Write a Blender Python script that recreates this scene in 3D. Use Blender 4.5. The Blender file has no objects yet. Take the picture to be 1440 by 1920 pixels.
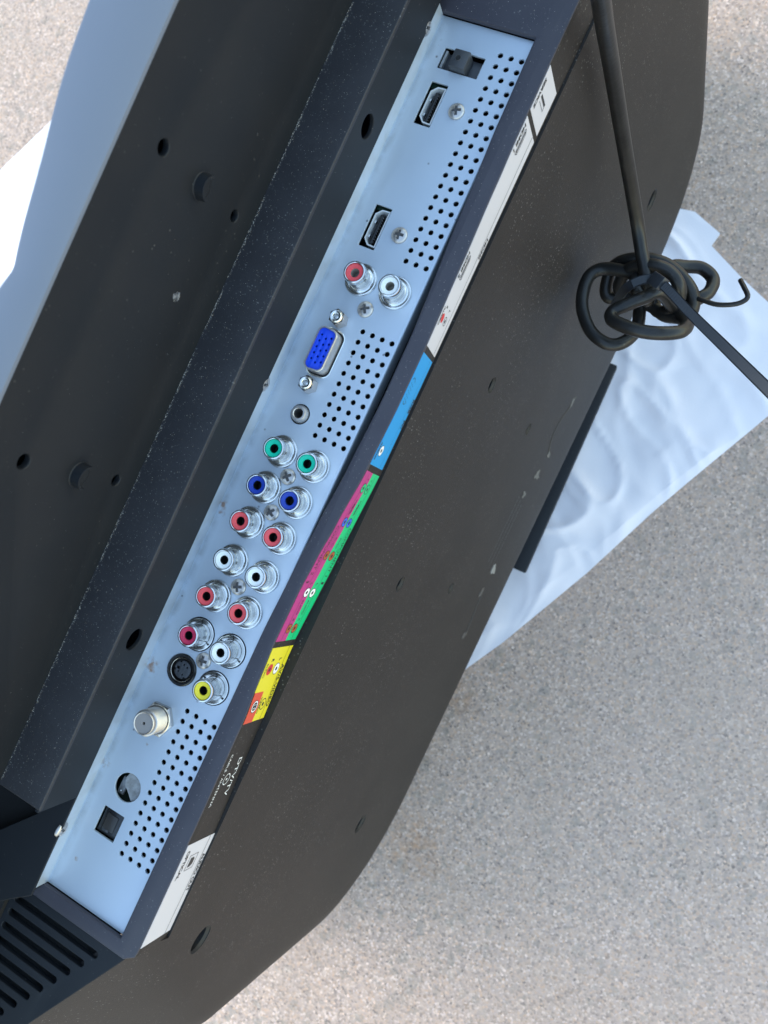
import bpy, bmesh, math, random
from mathutils import Vector, Matrix, noise
# ------------------------------------------------------------------ camera, sky, sun, exposure
sc = bpy.context.scene
COL = sc.collection
cam_d = bpy.data.cameras.new('camera'); cam = bpy.data.objects.new('camera', cam_d); COL.objects.link(cam)
CAM_M = [[-0.4219333, -0.9057029, -0.0409214, -0.0146233], [0.8676031, -0.4164603, 0.2717087, 0.1268177], [-0.2631295, 0.0791394, 0.9615091, 0.2794339], [0.0, 0.0, 0.0, 1.0]]
cam.matrix_world = Matrix(CAM_M)
cam_d.sensor_fit = 'HORIZONTAL'; cam_d.sensor_width = 36.0; cam_d.lens = 36.0 * 1566 / 1440
cam_d.clip_start = 0.01; cam_d.clip_end = 200
cam_d.dof.use_dof = True; cam_d.dof.focus_distance = 0.34; cam_d.dof.aperture_fstop = 26.0
sc.camera = cam
SUN_EL, SUN_AZ = math.radians(32), math.radians(165)     # azimuth: direction towards the sun, measured from +Y towards +X
world = bpy.data.worlds.new("World"); sc.world = world; world.use_nodes = True
nt = world.node_tree; bg = nt.nodes['Background']
sky = nt.nodes.new('ShaderNodeTexSky'); sky.sky_type = 'NISHITA'; sky.sun_disc = False
sky.sun_elevation = SUN_EL; sky.sun_rotation = SUN_AZ; sky.air_density = 1.9; sky.dust_density = 0.6; sky.ozone_density = 1.1
nt.links.new(sky.outputs[0], bg.inputs[0]); bg.inputs[1].default_value = 0.15
sun_d = bpy.data.lights.new('sun', 'SUN'); sun = bpy.data.objects.new('sun', sun_d); COL.objects.link(sun)
sun_d.energy = 0.6; sun_d.angle = math.radians(34); sun_d.color = (1.0, 0.99, 0.975)
to_sun = Vector((math.sin(SUN_AZ) * math.cos(SUN_EL), math.cos(SUN_AZ) * math.cos(SUN_EL), math.sin(SUN_EL)))
sun.rotation_euler = to_sun.to_track_quat('Z', 'Y').to_euler(); sun.location = to_sun * 5
sc.view_settings.view_transform = 'Standard'; sc.view_settings.look = 'None'
sc.view_settings.exposure = 1.82; sc.view_settings.gamma = 1.0
sc.render.engine = 'CYCLES'
sc.cycles.max_bounces = 8
random.seed(7)
MM = 0.001
# ------------------------------------------------------------------ materials
def mat(name, color, rough=0.5, metal=0.0, spec=0.5, bump=None, var=None, extra=None, coat=0.0):
    """color; bump=(scale, strength, dist); var=(scale, amount, second colour)"""
    m = bpy.data.materials.new(name); m.use_nodes = True
    n = m.node_tree.nodes; L = m.node_tree.links; b = n['Principled BSDF']
    b.inputs['Base Color'].default_value = (*color, 1); b.inputs['Roughness'].default_value = rough
    b.inputs['Metallic'].default_value = metal; b.inputs['Specular IOR Level'].default_value = spec
    b.inputs['Coat Weight'].default_value = coat
    g = n.new('ShaderNodeNewGeometry')
    if var:
        t = n.new('ShaderNodeTexNoise'); t.inputs['Scale'].default_value = var[0]; t.inputs['Detail'].default_value = 6
        L.new(g.outputs['Position'], t.inputs['Vector'])
        r = n.new('ShaderNodeValToRGB'); r.color_ramp.elements[0].position = 0.5 - var[3] if len(var) > 3 else 0.35
        r.color_ramp.elements[1].position = 0.5 + var[3] if len(var) > 3 else 0.7
        r.color_ramp.elements[0].color = (*color, 1); r.color_ramp.elements[1].color = (*var[2], 1)
        mx = n.new('ShaderNodeMix'); mx.data_type = 'RGBA'; mx.inputs[0].default_value = var[1]
        mx.inputs['A'].default_value = (*color, 1)
        L.new(t.outputs['Fac'], r.inputs[0]); L.new(r.outputs[0], mx.inputs['B']); L.new(mx.outputs['Result'], b.inputs['Base Color'])
    if bump:
        t2 = n.new('ShaderNodeTexNoise'); t2.inputs['Scale'].default_value = bump[0]; t2.inputs['Detail'].default_value = 3
        L.new(g.outputs['Position'], t2.inputs['Vector'])
        bp = n.new('ShaderNodeBump'); bp.inputs['Strength'].default_value = bump[1]; bp.inputs['Distance'].default_value = bump[2]
        L.new(t2.outputs['Fac'], bp.inputs['Height']); L.new(bp.outputs[0], b.inputs['Normal'])
    if extra: extra(m, n, L, b, g)
    return m

def dusty(scale, lo, hi, dust, amt):
    """fine specks of dust lying on a dark plastic, thinned out by a broad noise"""
    def f(m, n, L, b, g):
        src = b.inputs['Base Color'].links[0].from_socket if b.inputs['Base Color'].links else None
        v = n.new('ShaderNodeTexVoronoi'); v.inputs['Scale'].default_value = scale; v.inputs['Randomness'].default_value = 1
        L.new(g.outputs['Position'], v.inputs['Vector'])
        sx = n.new('ShaderNodeSeparateColor'); L.new(v.outputs['Color'], sx.inputs[0])
        th = n.new('ShaderNodeMapRange'); th.inputs['From Min'].default_value = lo; th.inputs['From Max'].default_value = hi
        L.new(sx.outputs[0], th.inputs['Value'])
        dd = n.new('ShaderNodeMapRange'); dd.inputs['From Min'].default_value = 0.32; dd.inputs['From Max'].default_value = 0.12
        L.new(v.outputs['Distance'], dd.inputs['Value'])
        mu = n.new('ShaderNodeMath'); mu.operation = 'MULTIPLY'; L.new(th.outputs[0], mu.inputs[0]); L.new(dd.outputs[0], mu.inputs[1])
        bn = n.new('ShaderNodeTexNoise'); bn.inputs['Scale'].default_value = 35; bn.inputs['Detail'].default_value = 4
        L.new(g.outputs['Position'], bn.inputs['Vector'])
        br = n.new('ShaderNodeMapRange'); br.inputs['From Min'].default_value = 0.35; br.inputs['From Max'].default_value = 0.7
        L.new(bn.outputs['Fac'], br.inputs['Value'])
        m2 = n.new('ShaderNodeMath'); m2.operation = 'MULTIPLY'; L.new(mu.outputs[0], m2.inputs[0]); L.new(br.outputs[0], m2.inputs[1])
        m3 = n.new('ShaderNodeMath'); m3.operation = 'MULTIPLY'; m3.inputs[1].default_value = amt; L.new(m2.outputs[0], m3.inputs[0])
        mx = n.new('ShaderNodeMix'); mx.data_type = 'RGBA'
        L.new(m3.outputs[0], mx.inputs[0])
        if src: L.new(src, mx.inputs['A'])
        else: mx.inputs['A'].default_value = b.inputs['Base Color'].default_value
        mx.inputs['B'].default_value = (*dust, 1)
        L.new(mx.outputs['Result'], b.inputs['Base Color'])
    return f

M = {}
M['plastic'] = mat('black textured plastic', (.034, .031, .044), .52, bump=(2600, .35, .00012), var=(60, .6, (.046, .043, .056)), extra=dusty(900, .80, .97, (.30, .29, .27), .55))  # indigo of the sky on the rim is put into the colour
M['panel'] = mat('black matte back plastic', (.0180, .0150, .0143), .56, spec=.30, bump=(2000, .6, .00016), var=(22, .7, (.026, .0215, .0205)), extra=dusty(850, .66, .97, (.36, .34, .32), .75))
M['smooth'] = mat('smooth black plastic', (.0085, .0105, .0145), .55, spec=.3, bump=(900, .12, .0001), var=(45, .5, (.014, .015, .018)), extra=dusty(800, .92, 1.0, (.26, .25, .24), .35))  # shade on the outward walls is put into this darker colour
M['ledge'] = mat('dusty black ledge plastic', (.019, .0185, .0225), .52, bump=(2600, .5, .00014), var=(90, .6, (.029, .0285, .034)), extra=dusty(1100, .62, .95, (.32, .31, .30), .6))
M['hole'] = mat('painted cavity shade', (.006, .006, .007), .6)  # shade inside openings is put into the colour
M['silver'] = mat('silver grey painted plastic', (.135, .155, .20), .40, bump=(1500, .08, .0001), var=(30, .4, (.15, .17, .215)))
M['glossblack'] = mat('gloss black connector plastic', (.012, .012, .013), .25)
M['slate'] = mat('dark slate connector plastic', (.045, .047, .053), .4, bump=(1500, .1, .0001))
M['chrome'] = mat('bright plated metal', (.76, .76, .75), .20, 1.0, bump=(700, .08, .0001), var=(350, .5, (.62, .61, .59)))
M['nickel'] = mat('dull nickel metal', (.50, .475, .47), .38, .85, bump=(900, .12, .0001), var=(300, .5, (.40, .37, .35)))
M['recess_shade'] = mat('shadowed drive recess metal', (.12, .115, .115), .45, .7)  # shade of the drive recess put into the colour
M['brass'] = mat('worn plated thread metal', (.60, .55, .50), .25, 1.0, bump=(1200, .15, .0001), var=(260, .7, (.40, .33, .28)))
M['shield'] = mat('scratched tin shield', (.42, .42, .42), .5, .35, bump=(400, .4, .0003), var=(350, .8, (.16, .15, .14)))
M['tin'] = mat('pale tin shell', (.70, .70, .71), .4, .35)
M['pcb'] = mat('green circuit board', (.012, .035, .02), .4)
M['white_label'] = mat('white printed sticker', (.56, .535, .57), .42, bump=(500, .05, .0001))
M['blue_label'] = mat('blue printed sticker', (.0, .26, .62), .42)
M['magenta_label'] = mat('magenta printed sticker', (.43, .03, .19), .42)
M['green_label'] = mat('green printed sticker', (.0, .47, .17), .42)
M['yellow_label'] = mat('yellow printed sticker', (.70, .60, .02), .42)
M['orange_label'] = mat('orange printed sticker', (.62, .07, .03), .42)
M['ink'] = mat('black ink', (.02, .02, .022), .5)
M['white_ink'] = mat('white ink', (.8, .8, .8), .5)
M['red_ink'] = mat('red ink', (.55, .03, .03), .5)
M['brown_ink'] = mat('dull red ink', (.36, .08, .02), .5)
M['blue_ink'] = mat('blue ink', (.03, .12, .6), .5)
M['yellow_ink'] = mat('yellow ink', (.75, .65, .05), .5)
M['rca_red'] = mat('red jack plastic', (.80, .09, .10), .38, bump=(800, .08, .0001))
M['rca_crimson'] = mat('crimson jack plastic', (.55, .03, .09), .38, bump=(800, .08, .0001))
M['rca_white'] = mat('white jack plastic', (.88, .88, .86), .35)
M['rca_green'] = mat('green jack plastic', (.0, .52, .33), .38)
M['rca_blue'] = mat('blue jack plastic', (.01, .045, .36), .38)
M['rca_yellow'] = mat('yellow jack plastic', (.85, .68, .03), .38)
M['beige'] = mat('beige lit socket', (.38, .35, .30), .5)  # light inside the two top sockets is put into the colour
M['vga_blue'] = mat('bright blue connector plastic', (.006, .06, .68), .4)
M['cord'] = mat('black rubber cord', (.009, .0085, .0085), .36, spec=.4, bump=(500, .25, .0003), var=(120, .8, (.022, .020, .018)), extra=dusty(500, .85, .98, (.22, .20, .18), .3))
M['nylon'] = mat('dark nylon', (.025, .028, .034), .42)
M['dust'] = mat('pale lint', (.46, .44, .41), .9)
M['residue'] = mat('grey sticker residue', (.10, .098, .095), .7, bump=(600, .3, .0002))
M['chip'] = mat('broken plastic', (.05, .052, .058), .22, bump=(700, .9, .0006), var=(420, .8, (.22, .23, .26), .08))  # pale flecks put the glint of the break into the colour
M['screen'] = mat('dark screen glass', (.01, .01, .012), .08)

def plate_extra(m, n, L, b, g):
    """zinc plate: dirt smudged along the folded edge, small rust spots"""
    sp = n.new('ShaderNodeSeparateXYZ'); L.new(g.outputs['Position'], sp.inputs[0])
    def mr(sock, a, c, lo=0., hi=1.):
        k = n.new('ShaderNodeMapRange'); k.inputs['From Min'].default_value = a; k.inputs['From Max'].default_value = c
        k.inputs['To Min'].default_value = lo; k.inputs['To Max'].default_value = hi; L.new(sock, k.inputs['Value']); return k.outputs[0]
    def mul(a, c):
        k = n.new('ShaderNodeMath'); k.operation = 'MULTIPLY'; L.new(a, k.inputs[0])
        if isinstance(c, float): k.inputs[1].default_value = c
        else: L.new(c, k.inputs[1])
        return k.outputs[0]
    ad = n.new('ShaderNodeMath'); ad.operation = 'ADD'; ad.inputs[1].default_value = .0092; L.new(sp.outputs['Y'], ad.inputs[0])
    ab = n.new('ShaderNodeMath'); ab.operation = 'ABSOLUTE'; L.new(ad.outputs[0], ab.inputs[0])
    band = mr(ab.outputs[0], .0022, .0003)
    ns = n.new('ShaderNodeTexNoise'); ns.inputs['Scale'].default_value = 140; ns.inputs['Detail'].default_value = 8; L.new(g.outputs['Position'], ns.inputs['Vector'])
    n2 = n.new('ShaderNodeTexNoise'); n2.inputs['Scale'].default_value = 28; n2.inputs['Detail'].default_value = 3; L.new(g.outputs['Position'], n2.inputs['Vector'])
    smudge = mul(mul(band, mr(ns.outputs['Fac'], .36, .62)), mr(n2.outputs['Fac'], .30, .55))
    src = b.inputs['Base Color'].links[0].from_socket
    mx = n.new('ShaderNodeMix'); mx.data_type = 'RGBA'; L.new(mul(smudge, .38), mx.inputs[0]); L.new(src, mx.inputs['A']); mx.inputs['B'].default_value = (.16, .15, .14, 1)
    cur = mx.outputs['Result']; metal = mr(smudge, 0, 1, .52, .35)
    # rust: a few given spots, ragged by noise
    tot = None
    for (x, y, r) in ((85.5, -8.2, 3.6), (88, -7.4, 3.0), (126.5, -8.6, 2.4), (163.5, -3.5, 1.1), (20.5, -9.0, 2.6), (24, -8.2, 2.0), (112.0, 3.4, .9)):
        dv = n.new('ShaderNodeVectorMath'); dv.operation = 'DISTANCE'; L.new(g.outputs['Position'], dv.inputs[0]); dv.inputs[1].default_value = (x * MM, y * MM, 0)
        k = mr(dv.outputs['Value'], r * MM, r * .3 * MM)
        if tot is None: tot = k
        else:
            a2 = n.new('ShaderNodeMath'); a2.operation = 'MAXIMUM'; L.new(tot, a2.inputs[0]); L.new(k, a2.inputs[1]); tot = a2.outputs[0]
    n3 = n.new('ShaderNodeTexNoise'); n3.inputs['Scale'].default_value = 420; n3.inputs['Detail'].default_value = 6; L.new(g.outputs['Position'], n3.inputs['Vector'])
    rust = mul(tot, mr(n3.outputs['Fac'], .46, .62))
    m4 = n.new('ShaderNodeMix'); m4.data_type = 'RGBA'; L.new(mul(rust, .85), m4.inputs[0]); L.new(cur, m4.inputs['A']); m4.inputs['B'].default_value = (.24, .12, .06, 1)
    # scattered dark specks
    v = n.new('ShaderNodeTexVoronoi'); v.inputs['Scale'].default_value = 190; L.new(g.outputs['Position'], v.inputs['Vector'])
    sx = n.new('ShaderNodeSeparateColor'); L.new(v.outputs['Color'], sx.inputs[0])
    spk = mul(mr(sx.outputs[0], .80, .92), mr(v.outputs['Distance'], .11, .05))
    m5 = n.new('ShaderNodeMix'); m5.data_type = 'RGBA'; L.new(mul(spk, .7), m5.inputs[0]); L.new(m4.outputs['Result'], m5.inputs['A']); m5.inputs['B'].default_value = (.08, .08, .09, 1)
    L.new(m5.outputs['Result'], b.inputs['Base Color'])
    fin = n.new('ShaderNodeMath'); fin.operation = 'SUBTRACT'; L.new(metal, fin.inputs[0]); L.new(mul(rust, .6), fin.inputs[1]); L.new(fin.outputs[0], b.inputs['Metallic'])
    n4 = n.new('ShaderNodeTexNoise'); n4.inputs['Scale'].default_value = 45; n4.inputs['Detail'].default_value = 5; L.new(g.outputs['Position'], n4.inputs['Vector'])
    L.new(mr(n4.outputs['Fac'], .3, .7, .38, .50), b.inputs['Roughness'])
M['zinc'] = mat('blue passivated zinc plate', (.53, .59, .67), .44, .52, bump=(1800, .06, .0001), var=(14, .7, (.46, .53, .62)), extra=plate_extra)

def concrete_extra(m, n, L, b, g):
    P = g.outputs['Position']
    def noise_(s, d=4):
        t = n.new('ShaderNodeTexNoise'); t.inputs['Scale'].default_value = s; t.inputs['Detail'].default_value = d; L.new(P, t.inputs['Vector']); return t
    def mr(sock, a, c, lo=0., hi=1.):
        k = n.new('ShaderNodeMapRange'); k.inputs['From Min'].default_value = a; k.inputs['From Max'].default_value = c
        k.inputs['To Min'].default_value = lo; k.inputs['To Max'].default_value = hi; L.new(sock, k.inputs['Value']); return k.outputs[0]
    def mix(fac, a, c, mode='MIX'):
        k = n.new('ShaderNodeMix'); k.data_type = 'RGBA'; k.blend_type = mode
        if isinstance(fac, float): k.inputs[0].default_value = fac
        else: L.new(fac, k.inputs[0])
        for nm, s in (('A', a), ('B', c)):
            if isinstance(s, tuple): k.inputs[nm].default_value = (*s, 1)
            else: L.new(s, k.inputs[nm])
        return k.outputs['Result']
    v = n.new('ShaderNodeTexVoronoi'); v.inputs['Scale'].default_value = 600; L.new(P, v.inputs['Vector'])
    sx = n.new('ShaderNodeSeparateColor'); L.new(v.outputs['Color'], sx.inputs[0])
    ramp = n.new('ShaderNodeValToRGB'); e = ramp.color_ramp.elements
    e[0].position = 0; e[0].color = (0.209, 0.164, 0.138, 1); e[1].position = 1; e[1].color = (0.726, 0.564, 0.472, 1)
    for p, c in ((.10, (0.297, 0.235, 0.196)), (.25, (0.424, 0.321, 0.267)), (.55, (0.473, 0.360, 0.294)), (.75, (0.495, 0.352, 0.263)), (.88, (0.583, 0.451, 0.374))):
        q = e.new(p); q.color = (*c, 1)
    L.new(sx.outputs[1], ramp.inputs[0])
    tint = n.new('ShaderNodeValToRGB'); te = tint.color_ramp.elements; tint.color_ramp.interpolation = 'CONSTANT'
    te[0].position = 0; te[0].color = (1, 1, 1, 1); te[1].position = .93; te[1].color = (.74, .74, .76, 1)
    for p, c_ in ((.45, (1.04, 1.0, .95)), (.60, (.97, .99, 1.04)), (.70, (1.08, .99, .90)), (.78, (.92, .92, .93)), (.88, (1.12, 1.12, 1.11))):
        q = te.new(p); q.color = (*c_, 1)
    L.new(sx.outputs[2], tint.inputs[0])
    v2 = n.new('ShaderNodeTexVoronoi'); v2.inputs['Scale'].default_value = 170; L.new(P, v2.inputs['Vector'])
    s2 = n.new('ShaderNodeSeparateColor'); L.new(v2.outputs['Color'], s2.inputs[0])
    c = mix(mr(noise_(90, 5).outputs['Fac'], .35, .65, .65, 1.0), (0.462, 0.352, 0.289), ramp.outputs[0])
    c = mix(mr(s2.outputs[0], .86, .95, 0, .45), c, (.26, .235, .20))
    c = mix(mr(noise_(9, 6).outputs['Fac'], .42, .72, 0, .45), c, (0.385, 0.296, 0.236))
    c = mix(mr(noise_(3, 5).outputs['Fac'], .5, .75, 0, .35), c, (0.517, 0.399, 0.338))
    tot = None
    for (x, y, r) in ((243, 74, 28), (256, 90, 20), (125, 60, 18), (262, 70, 16)):
        dv = n.new('ShaderNodeVectorMath'); dv.operation = 'DISTANCE'; L.new(P, dv.inputs[0]); dv.inputs[1].default_value = (x * MM, y * MM, -.4)
        k = mr(dv.outputs['Value'], r * MM, r * .2 * MM)
        if tot is None: tot = k
        else:
            a2 = n.new('ShaderNodeMath'); a2.operation = 'MAXIMUM'; L.new(tot, a2.inputs[0]); L.new(k, a2.inputs[1]); tot = a2.outputs[0]
    st = n.new('ShaderNodeMath'); st.operation = 'MULTIPLY'; L.new(tot, st.inputs[0]); L.new(mr(noise_(160, 5).outputs['Fac'], .42, .66, 0, .55), st.inputs[1])
    c = mix(st.outputs[0], c, (.42, .22, .10))
    c = mix(1.0, c, tint.outputs[0], 'MULTIPLY')
    bp = n.new('ShaderNodeBump'); bp.inputs['Strength'].default_value = .3; bp.inputs['Distance'].default_value = .0008
    c = mix(1.0, c, (.985, .958, .955), 'MULTIPLY')
    L.new(c, b.inputs['Base Color'])
    h = n.new('ShaderNodeMath'); h.operation = 'ADD'; L.new(noise_(320, 4).outputs['Fac'], h.inputs[0]); L.new(v.outputs['Distance'], h.inputs[1])
    L.new(h.outputs[0], bp.inputs['Height']); L.new(bp.outputs[0], b.inputs['Normal'])
M['concrete'] = mat('broom finished concrete', (.36, .36, .35), .85, spec=.3, extra=concrete_extra)
M['cloth'] = mat('white cotton cloth', (.80, .745, .775), .9, spec=.2, bump=(900, .25, .0004), var=(14, .4, (.77, .715, .745)))

# ------------------------------------------------------------------ helpers
def link(o, parent=None, **props):
    COL.objects.link(o)
    for k, v in props.items(): o[k] = v
    if parent:
        o.parent = parent; o.matrix_parent_inverse = WM[parent.name].inverted()
    WM[o.name] = WM_of(o)
    return o
WM = {}
def WM_of(o):
    return Matrix.Translation(o.location) @ o.rotation_euler.to_matrix().to_4x4()

def mesh_from(name, verts, faces, material, parent=None, smooth=None, loc=None, **props):
    """verts in mm (world, or about loc in mm when given)"""
    me = bpy.data.meshes.new(name)
    me.from_pydata([(v[0] * MM, v[1] * MM, v[2] * MM) for v in verts], [], faces)
    return finish(name, me, material, parent, smooth, loc, **props)

def finish(name, me, material, parent=None, smooth=None, loc=None, **props):
    for m_ in (material if isinstance(material, (list, tuple)) else [material]): me.materials.append(m_)
    me.update()
    if smooth is not None:
        me.shade_smooth(); me.set_sharp_from_angle(angle=math.radians(smooth))
    o = bpy.data.objects.new(name, me)
    if loc is not None: o.location = Vector(loc) * MM
    return link(o, parent, **props)

def bm_obj(name, bm, material, parent=None, smooth=None, loc=None, **props):
    bmesh.ops.recalc_face_normals(bm, faces=bm.faces)
    me = bpy.data.meshes.new(name); bm.to_mesh(me); bm.free()
    me.transform(Matrix.Scale(MM, 4))
    return finish(name, me, material, parent, smooth, loc, **props)

def sheet(outer, holes=(), thick=1.0, bevel=0.2, seg=2, fn=None):
    """mesh of a flat sheet (outline in its own x,y; thickness below z=0) with real openings; fn maps (x,y,z) mm to 3D mm"""
    cu = bpy.data.curves.new('tmp', 'CURVE'); cu.dimensions = '2D'; cu.fill_mode = 'BOTH'
    cu.extrude = max(thick / 2 - bevel, 0.001); cu.bevel_depth = bevel; cu.bevel_resolution = seg; cu.offset = -bevel
    for loop in (outer, *holes):
        s = cu.splines.new('POLY'); s.points.add(len(loop) - 1)
        for p, (x, y) in zip(s.points, loop): p.co = (x, y, 0, 1)
        s.use_cyclic_u = True
    o = bpy.data.objects.new('tmp', cu); COL.objects.link(o)
    dg = bpy.context.evaluated_depsgraph_get(); dg.update()
    me = bpy.data.meshes.new_from_object(o.evaluated_get(dg))
    bpy.data.objects.remove(o); bpy.data.curves.remove(cu)
    me.materials.clear()
    for v in me.vertices:
        x, y, z = v.co; z -= thick / 2
        p = fn(x, y, z) if fn else (x, y, z)
        v.co = (p[0] * MM, p[1] * MM, p[2] * MM)
    me.update()
    bm = bmesh.new(); bm.from_mesh(me); bmesh.ops.remove_doubles(bm, verts=bm.verts, dist=1e-7)
    bmesh.ops.recalc_face_normals(bm, faces=bm.faces); bm.to_mesh(me); bm.free()
    return me

def circle(cx, cy, r, n=24): return [(cx + r * math.cos(2 * math.pi * k / n), cy + r * math.sin(2 * math.pi * k / n)) for k in range(n)]
def rrect(x0, y0, x1, y1, r=.4, n=4):
    out = []
    for (cx, cy, a) in ((x1 - r, y0 + r, -90), (x1 - r, y1 - r, 0), (x0 + r, y1 - r, 90), (x0 + r, y0 + r, 180)):
        for k in range(n + 1):
            t = math.radians(a + 90 * k / n); out.append((cx + r * math.cos(t), cy + r * math.sin(t)))
    return out

def lathe(bm, prof, cx=0, cy=0, z0=0, n=40, ang0=0.0, squash=None):
    """prof: (r, z) from inside to outside; mm"""
    rings = []
    for r, z in prof:
        if r < 1e-6: rings.append([bm.verts.new((cx, cy, z0 + z))])
        else: rings.append([bm.verts.new((cx + r * math.cos(ang0 + 2 * math.pi * k / n), cy + r * math.sin(ang0 + 2 * math.pi * k / n), z0 + z)) for k in range(n)])
    for a, c in zip(rings, rings[1:]):
        if len(a) == 1 and len(c) == 1: continue
        for k in range(n):
            k2 = (k + 1) % n
            if len(a) == 1: bm.faces.new((a[0], c[k], c[k2]))
            elif len(c) == 1: bm.faces.new((a[k], a[k2], c[0]))
            else: bm.faces.new((a[k], a[k2], c[k2], c[k]))

def box(bm, x0, y0, z0, x1, y1, z1, bev=0.0):
    m_ = bmesh.new(); bmesh.ops.create_cube(m_, size=1)
    for v in m_.verts: v.co = Vector((x0 + (v.co.x + .5) * (x1 - x0), y0 + (v.co.y + .5) * (y1 - y0), z0 + (v.co.z + .5) * (z1 - z0)))
    if bev: bmesh.ops.bevel(m_, geom=m_.edges[:], offset=bev, segments=2, affect='EDGES', profile=.5)
    t = bpy.data.meshes.new('t'); m_.to_mesh(t); m_.free(); bm.from_mesh(t); bpy.data.meshes.remove(t)

def interp(x, xs, ys):
    if x <= xs[0]: return ys[0]
    for a in range(len(xs) - 1):
        if x <= xs[a + 1]:
            t = (x - xs[a]) / (xs[a + 1] - xs[a]); t = t * t * (3 - 2 * t) * .6 + t * .4
            return ys[a] + (ys[a + 1] - ys[a]) * t
    return ys[-1]

def spline(pts, n=10):
    P = [Vector(p) for p in pts]; P = [P[0] * 2 - P[1]] + P + [P[-1] * 2 - P[-2]]; out = []
    for i in range(1, len(P) - 2):
        a, b_, c, d = P[i - 1:i + 3]
        for k in range(n):
            t = k / n
            out.append(.5 * ((2 * b_) + (c - a) * t + (2 * a - 5 * b_ + 4 * c - d) * t * t + (3 * b_ - a - 3 * c + d) * t ** 3))
    out.append(P[-2].copy()); return out

def sweep(bm, path, section, cap=True, up=None):
    """section: list of (a, b) offsets along the two normals of the path"""
    n = len(section); rings = []; prev = None
    for i, p in enumerate(path):
        t = (path[min(i + 1, len(path) - 1)] - path[max(i - 1, 0)]).normalized()
        if up is not None: nn = (up - t * up.dot(t)).normalized()
        elif prev is None: nn = t.orthogonal().normalized()
        else: nn = (prev - t * prev.dot(t)).normalized()
        prev = nn; bb = t.cross(nn)
        rings.append([bm.verts.new(p + nn * a + bb * b_) for a, b_ in section])
    for A, B in zip(rings, rings[1:]):
        for k in range(n): bm.faces.new((A[k], A[(k + 1) % n], B[(k + 1) % n], B[k]))
    if cap: bm.faces.new(rings[0][::-1]); bm.faces.new(rings[-1])

# ------------------------------------------------------------------ setting: ground
gz = -400.0
mesh_from('ground', [(-20000, -20000, gz), (20000, -20000, gz), (20000, 20000, gz), (-20000, 20000, gz)], [(0, 1, 2, 3)], M['concrete'], kind='structure')

# ------------------------------------------------------------------ television: body
tv = bpy.data.objects.new('television', None); tv.empty_display_size = .05
tv.location = (-.022, -.03, gz * MM)
link(tv, label='black flat television stood upside down on a white cloth, its rear connector panel facing up', category='television')

SX = [-430, -170, -140, -120, -90, -61, -38, -13, 8, 23, 36, 55, 70, 86, 137, 180]
SV = [0, 0, .3, .8, 1.6, 2.3, 2.3, 1.6, -.1, -1.4, -2.2, -2.4, -1.7, -.5, 0, 0]
S2X = [-430, -170, -15, 20, 60, 90, 137, 180]; S2V = [0, 0, 0, -1.2, -3.0, -1.6, 0, 0]
YIX = [-173, -140, -111, -60, -41, -10, 10, 30, 55, 177]; YIV = [26.0, 26.6, 28.0, 30.4, 30.6, 29.6, 28.3, 27.3, 26.5, 26.4]
XC = -22.0
def chamf(x): return 34.2 - .565 * max(x - 178, (2 * XC - 178) - x, 0)
def y_out(x):
    e = 34.7 + interp(x, SX, SV)
    return min(e, chamf(x)) if (x > 180.2 or x < 2 * XC - 180.2) else e
ZT = 2.4            # level of the plastic rim round the connector bay
def face_pt(x, t, off=0.0):
    """the slim face below the rim that carries the printed stickers: t mm down from the rim"""
    k = t / 19.0
    y = (1 - k) * (34.7 + interp(x, SX, SV)) + k * (36 + interp(x, S2X, S2V))
    return (x, y + off, ZT - .4 - t)

# rim: underside sheet with the bay opening and the vent slots
xs_edge = [-430 + 4 * k for k in range(int((180 + 430) / 4) + 1)]
outer = [(x, y_out(x)) for x in xs_edge if x >= 2 * XC - 180]
left = [(x, y_out(x)) for x in range(-330, int(2 * XC - 182), 6)]
outer = left + outer + [(180.3, 34.4), (183.2, 30.6), (183.2, -14), (178, -45), (-330, -45)]
bay = [(-172.8, -11.5)] + [(-172.8, 26.0)] + [(x, interp(x, YIX, YIV)) for x in range(-172, 178, 4)] + [(177.4, 26.4), (177.4, -11.5)]
slots = []
for k in range(13):
    x = 189 + 5.55 * k; yo = 19.8 - .62 * (x - 190.5)
    slots.append(rrect(x - 1.35, -19.5, x + 1.35, yo, 1.2))
me = sheet([(182.6, y_out(183) - .4)] + [(x, y_out(x)) for x in range(184, 291, 6)] + [(290, -45), (182.6, -45)], slots, 2.2, .25, 2, lambda x, y, z: (x, y, z + .7 + max(0, min(1, (x - 183) / 30)) * 1.4))
finish('vent_panel', me, M['smooth'], tv, 12)
me = sheet(outer, [bay], 2.2, .45, 3, lambda x, y, z: (x, y, z + ZT))
finish('bay_rim', me, M['plastic'], tv, 12)

# label ledge: slim face under the rim
vs, fs = [], []
gx = [-224 + 2 * k for k in range(203)]
tt = [-.25, .25, 4, 8, 12, 16, 18.6, 19.0]
for x in gx:
    for t in tt:
        p = face_pt(x, max(t, 0)); vs.append((p[0], p[1] - (.35 if t < 0 else 0) - (.15 if t == 19.0 else 0), p[2] + (.25 if t < 0 else 0)))
n_t = len(tt)
for i in range(len(gx) - 1):
    for j in range(n_t - 1): fs.append((i * n_t + j, i * n_t + j + 1, (i + 1) * n_t + j + 1, (i + 1) * n_t + j))
b0 = len(vs)
for t in tt:
    p = face_pt(180, max(t, 0)); vs.append((180.3, p[1] - 9 - t * .2, p[2]))
for j in range(n_t - 1): fs.append(((len(gx) - 1) * n_t + j, b0 + j, b0 + j + 1, (len(gx) - 1) * n_t + j + 1))
mesh_from('label_ledge', vs, fs, M['panel'], tv, 40)

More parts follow.
